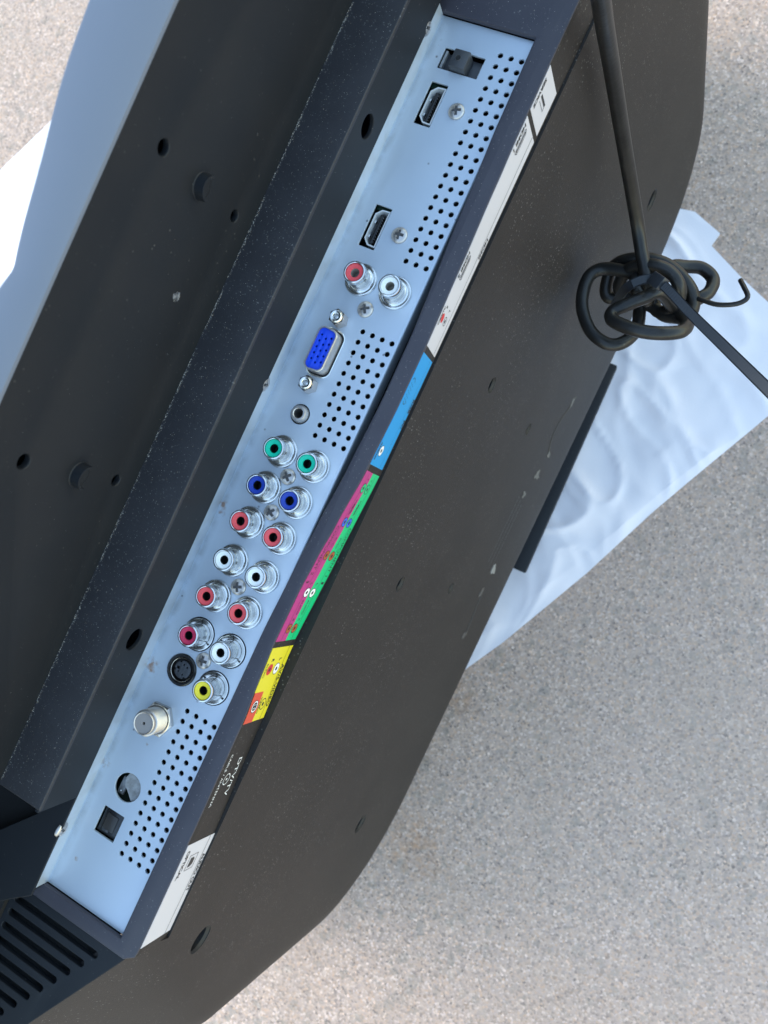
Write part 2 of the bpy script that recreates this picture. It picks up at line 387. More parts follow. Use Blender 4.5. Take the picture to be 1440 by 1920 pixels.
# back panel: the big rounded cover that runs down to the ground
HW, ZB, CR, RR = 303.0, -351.0, 98.0, 32.0
SXR = 1.03       # this end of the cover is a touch longer
def y_panel(x, z):
    a = 36.9 + .081 * (-17 - z)
    c = 34.2 - .565 * max(x - 178, (2 * XC - 178) - x, -60) - .573 * z
    k = 7.0; h = max(k - abs(a - c), 0) / k
    y = min(a, c) - h * h * k * .25
    # distance inside the rounded outline
    qx = (abs(x - XC) if x < XC else (x - XC) / SXR) - (HW - CR); qz = (ZB + CR) - z
    if qx > 0 and qz > 0: d = CR - math.hypot(qx, qz)
    else: d = CR - max(qx, qz)
    f_ = min(max((-25 - z) / 70, 0), 1)
    if d < RR: y -= f_ * (RR - math.sqrt(max(RR * RR - (RR - max(d, 0)) ** 2, 0)))
    return y
B = []
for k in range(40): B.append((XC - HW, -.3 + (ZB + CR + .3) * k / 40))
for k in range(30):
    t = math.pi + math.pi / 2 * k / 30; B.append((XC - HW + CR + CR * math.cos(t), ZB + CR + CR * math.sin(t)))
for k in range(60): B.append((XC - HW + CR + (2 * HW - 2 * CR) * k / 60, ZB))
for k in range(30):
    t = 1.5 * math.pi + math.pi / 2 * k / 30; B.append((XC + HW - CR + CR * math.cos(t), ZB + CR + CR * math.sin(t)))
for k in range(41): B.append((XC + HW, ZB + CR + (-.3 - ZB - CR) * k / 40))
B = [((x if x < XC else XC + (x - XC) * SXR), z) for x, z in B]
NB = len(B)
TX = [0, 40, 70, 130, 160, NB - 1]; TV = [XC - HW + 14, XC - 202.4, XC - 178, XC + 178, XC + 202.4, XC + HW - 14]
def lin(x, xs, ys):
    for a in range(len(xs) - 1):
        if x <= xs[a + 1]: return ys[a] + (ys[a + 1] - ys[a]) * (x - xs[a]) / (xs[a + 1] - xs[a])
    return ys[-1]
T = []
for i in range(NB):
    x = lin(i, TX, TV); T.append((x, -17.2 if (2 * XC - 180.3) < x < 180.3 else -.3))
js = [0, .012, .03, .06, .1, .15, .2, .26, .32, .38, .44, .5, .56, .62, .68, .73, .78, .82, .855, .885, .91, .93, .945, .958, .968, .977, .985, .991, .996, 1]
vs, fs = [], []
for (bx, bz), (tx, tz) in zip(B, T):
    for f_ in js:
        x = tx + (bx - tx) * f_; z = tz + (bz - tz) * f_
        vs.append((x, y_panel(x, z), z))
nj = len(js)
for i in range(NB - 1):
    for j in range(nj - 1): fs.append((i * nj + j, i * nj + j + 1, (i + 1) * nj + j + 1, (i + 1) * nj + j))
nf = len(vs)
for v in list(vs): vs.append((v[0], v[1] - 9, v[2]))
for i in range(NB - 1):
    for j in range(nj - 1): fs.append((nf + i * nj + j, nf + (i + 1) * nj + j, nf + (i + 1) * nj + j + 1, nf + i * nj + j + 1))
loop = [i * nj for i in range(NB)] + [(NB - 1) * nj + j for j in range(1, nj)] + [i * nj + nj - 1 for i in range(NB - 2, -1, -1)] + [j for j in range(nj - 2, 0, -1)]
for a, c in zip(loop, loop[1:] + loop[:1]): fs.append((a, nf + a, nf + c, c))
panel = mesh_from('back_panel', vs, fs, M['panel'], tv)
# screw and mounting openings cut through the panel
cut = bmesh.new()
for (x, z, r) in ((-71.6, -91, 3.0), (27.8, -93, 3.0), (-71.3, -187, 2.7), (27.3, -182, 2.7), (187.6, -228.7, 5.4), (194.5, -50.8, 5.4), (-227.8, -221.2, 5.6)):
    y = y_panel(x, z); ring = [[], []]
    # a shallow countersink, then the bore
    prof_ = [(r + 1.2, 3.0), (r + 1.2, .2), (r, -1.0), (r, -14)]
    rings = []
    for rr, dy in prof_: rings.append([cut.verts.new((x + rr * math.cos(2 * math.pi * k / 28), y + dy, z + rr * math.sin(2 * math.pi * k / 28))) for k in range(28)])
    for A_, B_ in zip(rings, rings[1:]):
        for k in range(28): cut.faces.new((A_[k], A_[(k + 1) % 28], B_[(k + 1) % 28], B_[k]))
    cut.faces.new(rings[0][::-1]); cut.faces.new(rings[-1])
bmesh.ops.recalc_face_normals(cut, faces=cut.faces)
cme = bpy.data.meshes.new('cut'); cut.to_mesh(cme); cut.free(); cme.transform(Matrix.Scale(MM, 4))
cme.materials.append(M['hole']); cob = bpy.data.objects.new('cut', cme); COL.objects.link(cob)  # bores get their shade as a dark colour
bmesh_fix = bmesh.new(); bmesh_fix.from_mesh(panel.data); bmesh.ops.recalc_face_normals(bmesh_fix, faces=bmesh_fix.faces); bmesh_fix.to_mesh(panel.data); bmesh_fix.free()
mod = panel.modifiers.new('b', 'BOOLEAN'); mod.operation = 'DIFFERENCE'; mod.object = cob; mod.solver = 'EXACT'; mod.material_mode = 'TRANSFER'
dg = bpy.context.evaluated_depsgraph_get(); dg.update()
newme = bpy.data.meshes.new_from_object(panel.evaluated_get(dg))
panel.modifiers.clear(); panel.data = newme; bpy.data.objects.remove(cob)
newme.shade_smooth(); newme.set_sharp_from_angle(angle=math.radians(28))

# upper steps of the cover: wall above the bay, dusty ledge, stand mounting wall
me = sheet([(-430, 9.2), (138.4, 9.2), (138.4, 31), (-430, 31)], [circle(-118.6, 20, 4.1, 32), circle(74, 19.6, 4.1, 32)], 1.6, .3, 2, lambda x, y, z: (x, -8.8 + z, y))
finish('bay_wall', me, M['smooth'], tv, 12)
me = sheet([(137.9, -8.75), (178.3, -8.9), (184, -16), (191, -23.5), (290, -23.5), (290, -60), (192, -58), (164.9, -31.9), (151.2, -20.2), (137.9, -20)], (), 1.0, .25, 2, lambda x, y, z: (x, y, 10.3 + z))
finish('end_shelf', me, M['smooth'], tv, 12)
me = sheet([(191, .9), (290, .9), (290, 9.5), (191, 9.5)], (), 1.5, .2, 1, lambda x, y, z: (x, -24.2 + z, y))
finish('end_shelf_front', me, M['smooth'], tv, 12)
vs = [(178.3, -10.6, 9.5), (184.2, -16.6, 9.5), (191.2, -24.2, 9.5), (178.3, -10.6, .6), (184.2, -16.6, .6), (191.2, -24.2, .6)]
mesh_from('end_shelf_front', vs, [(0, 1, 4, 3), (1, 2, 5, 4)], M['smooth'], tv)
me = sheet([(-430, -29), (137.5, -29), (137.5, -8.6), (-430, -8.6)], (), 2.0, .55, 3, lambda x, y, z: (x, y, 31.2 + z))
finish('dusty_ledge', me, M['ledge'], tv, 12)
peg_xy = ((-69.0, 64.0), (24.5, 61.0))
me = sheet([(-430, 30), (136.6, 30), (136.6, 105.2), (-430, 105.2)], [circle(-69.4, 86, 2.3), circle(24, 86, 2.3), circle(-69.4, 42, 2.0), circle(24, 41.7, 2.0)], 2.4, .5, 3, lambda x, y, z: (x, -27 + z, y))
finish('stand_mount_wall', me, M['smooth'], tv, 12)
for (x, z) in peg_xy:
    bm = bmesh.new(); lathe(bm, [(0, .5), (3.4, .5), (3.4, .4), (4.2, .2), (4.5, -.2)], n=36)
    vv = []
    for k in range(19):      # a half-round wall, open towards the ground
        a = math.radians(-190 + 200 * k / 18 + (10 if x < 0 else 0)); hh = 3.4 if 0 < k < 18 else 2.6
        vv.append([bm.verts.new((r_ * math.cos(a), r_ * math.sin(a), z_)) for r_, z_ in ((4.1, 0), (4.0, hh), (3.3, hh), (3.3, .4))])
    for p_, q_ in zip(vv, vv[1:]):
        for j in range(3): bm.faces.new((p_[j], q_[j], q_[j + 1], p_[j + 1]))
    bm.faces.new(vv[0]); bm.faces.new(vv[-1][::-1])
    bmesh.ops.rotate(bm, verts=bm.verts, cent=(0, 0, 0), matrix=Matrix.Rotation(-math.pi / 2, 3, 'X'))
    bm_obj('locating_peg', bm, M['smooth'], tv, 40, (x, -27.0, z))
bm = bmesh.new(); box(bm, 136.5, -62, 1.5, 300, -21, 4)
bm_obj('step_floor', bm, M['hole'], tv)  # recess shade is put into the floor's colour
bm = bmesh.new(); box(bm, 134.4, -58, 5, 136.4, -27.5, 104.8); box(bm, 134.6, -27, 9.5, 137.4, -10.5, 29)
bm_obj('step_end', bm, M['smooth'], tv)
bm = bmesh.new(); box(bm, 183, -45.5, -9, 262, -17, -6.5); box(bm, 181.5, -44.5, -9, 183, 22, 0); box(bm, 183, -46, -9, 262, -44.8, 0)
bm.faces.new([bm.verts.new(p) for p in ((183, -18, -6.4), (262, -20, -6.4), (262, -16.5, -6.4), (183, 27, -6.4))])
bm_obj('vent_light_block', bm, M['hole'], tv)  # added box that blocks sun leaking in under the slots
# chipped spot on the stand wall
bm = bmesh.new()
bmesh.ops.create_icosphere(bm, subdivisions=3, radius=1)
for v in bm.verts:
    nn = noise.noise(v.co * 2.3) * .5 + 1
    v.co = Vector((v.co.x * 1.5 * nn, v.co.y * .4 * nn, v.co.z * 1.7 * nn))
bm_obj('chip', bm, M['chip'], tv, None, (-37.2, -26.95, 53.0))

# silver speaker strip along the lower edge (uppermost now), then the front frame and the screen
FE = [(-215, -44.5), (-170, -43.6), (-130, -42.4), (-88, -40.8), (-68, -39.6), (-49, -37.3), (-34, -35.7), (-26, -34.6), (-22, -34.1)]
far = FE + [(2 * XC - x, y) for x, y in FE[::-1][1:]]
far = [(-412, -45)] + far + [(368, -45)]
fp = spline([(x, y, 0) for x, y in far], 6)
vs, fs = [], []
def zs(y): return 105.0 + .7 * (-27 - y)
for p in fp:
    x, y = p.x, p.y
    vs += [(x, -26.6, 103.6), (x, -26.7, 104.7), (x, -27.2, 105.25), (x, y + .5, zs(y) - .35), (x, y, zs(y) - .3), (x, y - .2, zs(y) - .8), (x, y - .5, 92)]
m_ = 7
for i in range(len(fp) - 1):
    for j in range(m_ - 1): fs.append((i * m_ + j, (i + 1) * m_ + j, (i + 1) * m_ + j + 1, i * m_ + j + 1))
mesh_from('speaker_strip', vs, fs, M['silver'], tv, 30)
bm = bmesh.new(); box(bm, -412, -66, -398, 368, -47, 62, 4); box(bm, 40, -66, 58, 368, -48, 99, 3)  # second, taller box is added out of view to block sun
bm_obj('front_frame', bm, M['glossblack'], tv, 30)
bm = bmesh.new(); box(bm, -385, -67.2, -372, 341, -66.2, 62)
bm_obj('screen', bm, M['screen'], tv)
bm = bmesh.new(); box(bm, XC - HW + 2, -50, ZB + 8, XC + HW - 2, -36, -20, 3)
bm_obj('inner_shell', bm, M['hole'], tv)
bm = bmesh.new(); box(bm, -215, -36, -22, 172, 26, -20)
bm_obj('inner_dark_sheet', bm, M['hole'], tv)  # added dark sheet for the shade seen through the gaps
bm = bmesh.new(); box(bm, -420, -46, 24, 134, -33, 96)
bm_obj('wall_light_block', bm, M['hole'], tv)  # added box that blocks sunlight leaking through the stand holes
# black strip along the resting edge
bm = bmesh.new(); box(bm, -86, -4, -6, 86, 19.5, 2, 1.2)
bmesh.ops.transform(bm, matrix=Matrix.Translation((-77, 45.0, -366)) @ Matrix.Rotation(math.radians(1.4), 4, 'Z'), verts=bm.verts)
bm_obj('foot_strip', bm, M['smooth'], tv, 30)

# ------------------------------------------------------------------ connector plate
J = dict(green=((-6.5, 3.6), (-6.6, 17.4)), blue=((7.8, 3.6), (7.7, 17.2)), red=((21.9, 3.5), (21.8, 17.3)), white=((36.9, 4.0), (37.0, 17.7)), red2=((51.4, 3.6), (51.3, 17.4)))
AV = (('crimson', 66.9, 3.7), ('white', 66.7, 17.5), ('yellow', 81.5, 17.6))
TOPJ = (('red', -74.2, 3.7), ('white', -74.3, 17.7))
holes = []
for i in range(20):
    for j in range(3): holes.append(circle(-164.7 + 4.126 * i, 16.1 + 4.07 * j, .98, 16))
for i in range(11):
    for j in range(4): holes.append(circle(-57.5 + 4.07 * i, 12.4 + 4.0 * j, .98, 16))
for i in range(15):
    for j in range(4): holes.append(circle(93.8 + 4.17 * i, 12.1 + 4.03 * j, .98, 16))
holes += [rrect(-162.1, -4.2, -154.3, 11.6, .3, 2), rrect(-149.3, -3.7, -133.2, 3.0, .3, 2), rrect(-101.7, -3.4, -85.7, 3.2, .3, 2),
          rrect(140.2, -2.0, 150.7, 7.2, .3, 2), circle(130, 3.4, 5.4, 48), circle(81.6, 3.4, 6.0, 48), circle(-21.5, 3.8, 3.75, 36)]
for c, x, y in AV: holes.append(circle(x, y, 6.35, 48))
plate_outer = [(-172.6, -9.3), (177.2, -9.3), (177.2, 25.9), (-172.6, 25.9)]
me = sheet(plate_outer, holes, .9, .06, 0)
bm = bmesh.new(); bm.from_mesh(me); bpy.data.meshes.remove(me)
# folded flange with a rounded bend
S = MM
prof_ = [(-9.28, -.0), (-10.2, 0.0), (-10.2, 9.9)]
prev = None
for y, z in prof_:
    cur = (bm.verts.new((-172.6 * S, y * S, z * S)), bm.verts.new((177.2 * S, y * S, z * S)))
    if prev: bm.faces.new((prev[0], prev[1], cur[1], cur[0]))
    prev = cur
prev = None
for y, z in [(25.75, -.02)] + [(26.1 + .8 * math.sin(a), -.82 + .8 * math.cos(a)) for a in (.0, .4, .8, 1.2, 1.57)] + [(26.9, -7)]:
    cur = [bm.verts.new((x * S, y * S, z * S)) for x in (-172.6, 177.2)]
    if prev: bm.faces.new((prev[0], prev[1], cur[1], cur[0]))
    prev = cur
me = bpy.data.meshes.new('connector_plate'); bm.to_mesh(me); bm.free()
plate = finish('connector_plate', me, M['zinc'], tv, 33)

# ------------------------------------------------------------------ screws (one mesh, copied)
def screw_mesh():
    bm = bmesh.new(); R_ = 2.95; nr, na = 15, 88
    def h(x, y):
        r = math.hypot(x, y); z = 1.75 * math.sqrt(max(1 - (r / (R_ * 1.06)) ** 2, 0)) ** .9 if r < R_ * .995 else .25
        best = 0
        for (u, v) in ((x, y), (y, x)):
            if abs(u) < .50 and abs(v) < 1.85:
                best = max(best, min(1, (.50 - abs(u)) / .12) * min(1, (1.85 - abs(v)) / .35))
        return z - 1.5 * best * (1.1 - r / 3.2)
    rings = [[bm.verts.new((0, 0, h(0, 0)))]]
    rad = [.14, .28, .42, .5, .56, .64, .72, .85, 1.0, 1.15, 1.3, 1.45, 1.55, 1.65, 1.75, 1.85, 1.95, 2.1, 2.4, 2.65, 2.83, 2.93]
    for r in rad: rings.append([bm.verts.new((r * math.cos(2 * math.pi * k / na), r * math.sin(2 * math.pi * k / na), h(r * math.cos(2 * math.pi * k / na), r * math.sin(2 * math.pi * k / na)))) for k in range(na)])
    rings.append([bm.verts.new((2.95 * math.cos(2 * math.pi * k / na), 2.95 * math.sin(2 * math.pi * k / na), -.05)) for k in range(na)])
    for a, c in zip(rings, rings[1:]):
        for k in range(na):
            k2 = (k + 1) % na
            if len(a) == 1: bm.faces.new((a[0], c[k], c[k2]))
            else: bm.faces.new((a[k], a[k2], c[k2], c[k]))
    return bm

scr0 = bm_obj('screw', screw_mesh(), M['nickel'], tv, 38, (-141.4, 10, .02))
def place(src, loc, rot=(0, 0, 0), parent=tv):
    o = src.copy(); o.location = Vector(loc) * MM; o.rotation_euler = rot
    COL.objects.link(o); o.parent = parent; o.matrix_parent_inverse = WM[parent.name].inverted()
    for ch in src.children:
        c = ch.copy(); COL.objects.link(c); c.parent = o; c.matrix_parent_inverse = Matrix(); c.location = (0, 0, 0); c.rotation_euler = (0, 0, 0)
    return o
bm = bmesh.new(); box(bm, -1.75, -.40, .5, 1.75, .40, 1.12, .1); box(bm, -.40, -1.75, .5, .40, 1.75, 1.121, .1)
crs = bm_obj('slot_shade', bm, M['recess_shade'], None); crs.parent = scr0; crs.matrix_parent_inverse = Matrix()  # dark cross fills the recess in place of its shade
scr0.rotation_euler.z = .35
for i, (x, y) in enumerate(((-93.8, 10), (-65.1, 10), (.8, 9.8), (15, 9.8), (44.6, 10.2), (74.5, 9.9))):
    place(scr0, (x, y, .02), (0, 0, [.1, .5, .75, 1.0, .45, .2][i]))
for (x, z) in ((-161.8, 9.2), (-25.8, 8.8), (152.3, 8.4)):
    place(scr0, (x, -10.15, z), (-math.pi / 2, random.uniform(0, 1.5), 0))

# ------------------------------------------------------------------ RCA jacks: barrel with collar and coloured ring
def jack(x, y, colour, kind, label):
    H_ = 8.6
    bm = bmesh.new()
    if kind == 'plain':
        lathe(bm, [(3.25, H_ - .9), (3.3, H_ - .1), (3.5, H_), (3.9, H_ - .1), (4.15, H_ - .55), (4.15, H_ - 1.9), (3.98, H_ - 2.2), (3.98, 1.6), (4.2, .95), (4.6, .8)], n=48)
    else:
        lathe(bm, [(3.25, H_ - .9), (3.3, H_ - .1), (3.5, H_), (3.9, H_ - .1), (4.15, H_ - .55), (4.15, H_ - 1.9), (4.02, H_ - 2.2), (4.02, .2), (4.3, -.2)], n=48)
    b = bm_obj('rca_jack', bm, M['chrome'], tv, 40, (x, y, 0), label=label)
    bm = bmesh.new()
    if kind == 'plain': lathe(bm, [(4.3, .85), (4.7, .55), (5.1, .6), (5.5, .95), (5.85, .9), (6.1, .45), (6.12, .02)], n=48)
    else:
        lathe(bm, [(4.0, -.4), (4.6, -.3), (5.3, -.1), (5.7, .25), (5.95, .2), (6.0, -1.5)], n=48)
    c = bm_obj('collar', bm, M['chrome'], b, 40, (x, y, 0))
    if kind != 'plain':
        for a in (70, 190, 310, 340 - 90):
            bm = bmesh.new(); box(bm, 4.6, -.16, -.6, 5.7, .16, .28)
            bmesh.ops.rotate(bm, verts=bm.verts, cent=(0, 0, 0), matrix=Matrix.Rotation(math.radians(a), 3, 'Z'))
            bm_obj('slit', bm, M['hole'], b, None, (x, y, 0))
            break_at = a
    bm = bmesh.new(); lathe(bm, [(1.6, H_ - 1.15), (1.63, H_ - .85), (1.8, H_ - .62), (3.05, H_ - .5), (3.27, H_ - .75)], n=40)
    bm_obj('colour_ring', bm, M[colour], b, 40, (x, y, 0))
    bm = bmesh.new(); lathe(bm, [(0, H_ - 5.4), (1.58, H_ - 5.4), (1.6, H_ - 1.1)], n=28)
    bm_obj('socket_hole', bm, M['beige'] if kind == 'plain' and x < -70 else M['hole'], b, 50, (x, y, 0))  # sleeve colour carries the socket's shade and, at top, its light
for cname, key in (('green', 'green'), ('blue', 'blue'), ('red', 'red'), ('white', 'white'), ('red', 'red2')):
    for x, y in J[key]: jack(x, y, 'rca_' + cname, 'plain', 'silver RCA jack with %s ring' % cname)
for cname, x, y in AV: jack(x, y, 'rca_' + cname, 'inset', 'silver RCA jack with %s ring set in a round opening' % cname)
for cname, x, y in TOPJ: jack(x, y, 'rca_' + cname, 'plain', 'silver RCA jack with %s ring near the HDMI ports' % cname)

# ------------------------------------------------------------------ HDMI ports
def hdmi(x0, x1, y0, y1):
    cx = (x0 + x1) / 2
    a = 7.0; yl, yh = y0 + 1.0, y1 - .35
    pts = [(-a + 2.2, yl), (a - 2.2, yl), (a - .2, yl + 2.0), (a, yh), (-a, yh), (-a + .2, yl + 2.0)]
    pts = [(cx + p, q) for p, q in pts]
    ccx, ccy = cx, (yl + yh) / 2
    inn = [(ccx + (p - ccx) * .93, ccy + (q - ccy) * .82) for p, q in pts]
    vs, fs = [], []
    for (p, q), (pi, qi) in zip(pts, inn): vs += [(p, q, -8), (p, q, -.5), (pi, qi, -.5), (pi, qi, -8)]
    for k in range(6):
        k2 = (k + 1) % 6
        for j in range(3): fs.append((k * 4 + j, k2 * 4 + j, k2 * 4 + j + 1, k * 4 + j + 1))
    sh = mesh_from('hdmi_port', vs, fs, M['tin'], tv, None)
    bm = bmesh.new(); box(bm, x0 - 1, y0 - 1, -9, x1 + 1, y1 + 1, -7.6); bm_obj('port_back', bm, M['hole'], sh)
    bm = bmesh.new(); box(bm, cx - 5.6, y0 + 2.4, -8, cx + 5.6, y0 + 3.7, -2.2, .2)
    bm_obj('tongue', bm, M['glossblack'], sh, 30)
    bm = bmesh.new()
    for k in range(10): box(bm, cx - 5 + k * 1.05, y0 + 3.7, -7, cx - 4.6 + k * 1.05, y0 + 3.9, -2.6)
    bm_obj('contact_row', bm, M['brass'], sh, kind='stuff')
    for dx in (-2.6, 2.9):
        bm = bmesh.new(); box(bm, cx + dx - .5, yl + .35, -7, cx + dx + .6, yl + .8, -2.4, .15)
        bm_obj('spring_clip', bm, M['chrome'], sh, 30)
    bm = bmesh.new(); box(bm, x0 - .6, y0 - .6, -3.4, x0 + 1.1, y1 + .6, -2.8); bm_obj('board_edge', bm, M['pcb'], sh)
hdmi(-149.3, -133.2, -3.7, 3.0); hdmi(-101.7, -85.7, -3.4, 3.2)

# ------------------------------------------------------------------ service port
bm = bmesh.new(); box(bm, -161.6, -3.4, -8, -154.7, 11.2, -2.6, .4)
svc = bm_obj('service_port', bm, M['slate'], tv, 30)
bm = bmesh.new(); box(bm, -163.5, -5.5, -9, -153, 13, -8.2); bm_obj('port_back', bm, M['hole'], svc)
bm = bmesh.new(); box(bm, -161.2, .8, -2.6, -154.6, 7.0, 3.4, .5); bm_obj('plug_block', bm, M['slate'], svc, 30)
bm = bmesh.new(); lathe(bm, [(0, 3.42), (.9, 3.44), (.92, 3.42)], n=24); bm_obj('pin_hole', bm, M['hole'], svc, None, (-158.0, 3.3, 0))
bm = bmesh.new(); lathe(bm, [(.9, 3.4), (.95, 3.52), (1.08, 3.52), (1.12, 3.4)], n=24); bm_obj('pin_rim', bm, M['slate'], svc, 30, (-158.0, 3.3, 0))
bm = bmesh.new(); box(bm, -161.6, -3.9, -4, -155.2, -3.0, -1.0, .15); bm_obj('spring_clip', bm, M['shield'], svc, 30)
bm = bmesh.new(); box(bm, -160.5, 10.9, -4, -156.0, 11.3, -1.2, .1); bm_obj('spring_clip', bm, M['shield'], svc, 30)

# ------------------------------------------------------------------ VGA port and its jack screws
def dshape(x0, x1, y0, y1, taper, r):
    # corners of a trapezoid, rounded
    pts = [Vector((x0, y0)), Vector((x1, y0)), Vector((x1 - taper, y1)), Vector((x0 + taper, y1))]
    out = []
    for i in range(4):
        p, a, b_ = pts[i], pts[i - 1], pts[(i + 1) % 4]
        u = (a - p).normalized(); w = (b_ - p).normalized(); ang = u.angle(w); d = r / math.tan(ang / 2)
        c = p + (u + w).normalized() * (r / math.sin(ang / 2)); s0 = p + u * d; s1 = p + w * d
        a0 = math.atan2(s0.y - c.y, s0.x - c.x); a1 = math.atan2(s1.y - c.y, s1.x - c.x)
        while a1 - a0 > math.pi: a1 -= 2 * math.pi
        while a1 - a0 < -math.pi: a1 += 2 * math.pi
        for k in range(7): t = a0 + (a1 - a0) * k / 6; out.append((c.x + r * math.cos(t), c.y + r * math.sin(t)))
    return out
VX0, VX1, VY0, VY1 = -53.8, -36.8, -1.0, 7.0
def ring_wall(loops):
    """loops: list of (pts, z)"""
    vs, fs = [], []; n = len(loops[0][0])
    for pts, z in loops: vs += [(p, q, z) for p, q in pts]
    for a in range(len(loops) - 1):
        for k in range(n): fs.append((a * n + k, a * n + (k + 1) % n, (a + 1) * n + (k + 1) % n, (a + 1) * n + k))
    return vs, fs
D0 = dshape(VX0, VX1, VY0, VY1, .7, 2.5); D1 = dshape(VX0 + .25, VX1 - .25, VY0 + .25, VY1 - .25, .7, 2.3); D2 = dshape(VX0 + .6, VX1 - .6, VY0 + .6, VY1 - .6, .7, 2.0)
Df = dshape(VX0 - 1.2, VX1 + 1.2, VY0 - .9, VY1 + 1.0, .9, 3.2); Dh = dshape(VX0 - .5, VX1 + .5, VY0 - .5, VY1 + .5, .7, 2.8)
vs, fs = ring_wall([(D0, 0), (D0, 5.7), (D1, 6.0), (D2, 6.0), (D2, 4.9)])
vga = mesh_from('vga_port', vs, fs, M['nickel'], tv, 40)
vs, fs = ring_wall([(Df, .02), (Df, .35), (dshape(VX0 - .9, VX1 + .9, VY0 - .6, VY1 + .7, .9, 3.0), .55), (Dh, .3)])
mesh_from('flange_rim', vs, fs, M['chrome'], vga, 40)
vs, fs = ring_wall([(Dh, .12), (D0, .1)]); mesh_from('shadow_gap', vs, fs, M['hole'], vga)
pins = []
for j, (yy, xo) in enumerate(((1.0, 0), (3.0, .9), (5.0, .1))):
    for k in range(5): pins.append((-50.3 + xo + 2.29 * k + (0 if j else .0), yy))
Di = dshape(VX0 + .62, VX1 - .62, VY0 + .62, VY1 - .62, .7, 2.0)
me = sheet(Di, [circle(x, y, .42, 12) for x, y in pins], 1.2, .1, 1, lambda x, y, z: (x, y, z + 5.45))
finish('blue_insert', me, M['vga_blue'], vga, 30)
bm = bmesh.new(); box(bm, VX0 + 1, VY0 + 1, 1, VX1 - 1, VY1 - 1, 3.4); bm_obj('insert_core', bm, M['hole'], vga)
def jackscrew(x, y):
    bm = bmesh.new(); R_ = 3.05
    lathe(bm, [(R_, 0), (R_, 4.6), (R_ * .96, 5.0)], n=6, ang0=.2)
    b = bm_obj('jack_screw', bm, M['nickel'], tv, 30, (x, y, 0))
    bm = bmesh.new(); lathe(bm, [(0, 3.0), (.55, 3.4), (.95, 5.3), (1.25, 5.7), (1.9, 5.85), (2.25, 5.55), (2.45, 5.0), (2.7, 4.6)], n=32)
    bm_obj('threaded_tip', bm, M['chrome'], b, 40, (x, y, 0))
jackscrew(-58.1, 3.0); jackscrew(-32.3, 2.9)

# ------------------------------------------------------------------ small audio socket, S-video, coax, optical, open hole
bm = bmesh.new(); lathe(bm, [(1.75, -6), (1.75, 1.9), (2.0, 2.15), (2.6, 2.1), (2.95, 1.6), (3.05, .6), (3.3, .2), (3.3, -1)], n=40)
mini = bm_obj('audio_socket', bm, M['nickel'], tv, 40, (-21.5, 3.8, 0))
bm = bmesh.new(); lathe(bm, [(0, -5), (1.8, -5)], n=24); bm_obj('socket_floor', bm, M['hole'], mini, None, (-21.5, 3.8, 0))
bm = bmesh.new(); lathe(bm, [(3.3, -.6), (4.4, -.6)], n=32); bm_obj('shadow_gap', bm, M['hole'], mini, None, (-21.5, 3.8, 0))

bm = bmesh.new(); lathe(bm, [(4.7, -4), (4.7, .3), (4.9, .6), (5.5, .65), (5.85, .35), (5.9, -.4)], n=48)
sv = bm_obj('s_video_port', bm, M['glossblack'], tv, 40, (81.6, 3.4, 0))
bm = bmesh.new(); lathe(bm, [(4.25, -3.2), (4.3, .0), (4.42, .1), (4.5, -.1), (4.5, -3)], n=48); bm_obj('shield_ring', bm, M['brass'], sv, 40, (81.6, 3.4, 0))
bm = bmesh.new(); lathe(bm, [(0, -3.0), (4.8, -3.0)], n=32); bm_obj('socket_floor', bm, M['hole'], sv, None, (81.6, 3.4, 0))
core = []
for k in range(48):
    t = 2 * math.pi * k / 48; r = 3.35
    for a0 in (35, 215, 290):
        dd = abs((math.degrees(t) - a0 + 180) % 360 - 180)
        if dd < 9: r = 2.75
    core.append((r * math.cos(t), r * math.sin(t)))
ph = [circle(1.2, -1.35, .33, 10), circle(1.7, .7, .33, 10), circle(-1.5, 1.35, .33, 10), circle(-1.9, -.2, .33, 10), rrect(-.55, -2.6, .45, -1.3, .15, 2)]
me = sheet(core, ph, 2, .12, 1, lambda x, y, z: (81.6 + x, 3.4 + y, z - .5))
finish('pin_block', me, M['slate'], sv, 30)

cx, cy = 101.6, 3.4
bm = bmesh.new(); lathe(bm, [(4.7, 2.3), (5.5, 2.3), (6.45, 1.75), (6.45, 0)], n=6, ang0=.62)
lathe(bm, [(4.6, 2.25), (4.95, 2.5), (5.35, 2.5), (5.55, 2.25)], n=40)
cn = bm_obj('coax_port', bm, M['brass'], tv, 30, (cx, cy, 0))
prof_ = [(3.55, 10.6), (3.65, 10.9), (3.9, 11.0), (4.2, 10.7), (4.3, 9.6)]
z = 9.4
while z > 2.4: prof_ += [(4.72, z), (4.78, z - .12), (4.52, z - .38)]; z -= .62
prof_ += [(4.7, 2.0)]
bm = bmesh.new(); lathe(bm, prof_, n=56); bm_obj('threaded_barrel', bm, M['nickel'], cn, 50, (cx, cy, 0))
bm = bmesh.new(); lathe(bm, [(.55, 7), (.55, 10.55), (.62, 10.62), (3.6, 10.65)], n=40); bm_obj('end_disc', bm, mat('tan insulator', (.34, .30, .28), .5, .3), cn, 30, (cx, cy, 0))
bm = bmesh.new(); lathe(bm, [(0, 9.2), (.6, 9.2)], n=16); bm_obj('pin_hole', bm, M['hole'], cn, None, (cx, cy, 0))

bm = bmesh.new(); box(bm, 140.5, -1.7, -6, 150.4, 6.9, -1.3, .3)
op = bm_obj('optical_port', bm, M['glossblack'], tv, 30)
bm = bmesh.new(); box(bm, 142.4, .2, -1.4, 148.6, 5.0, -.9, .2); bm_obj('shutter_door', bm, mat('smoke brown plastic', (.03, .026, .024), .35), op, 30)
bm = bmesh.new(); box(bm, 148.4, .4, -1.35, 149.3, 3.2, -.8, .1); bm_obj('hinge_line', bm, M['slate'], op, 30)

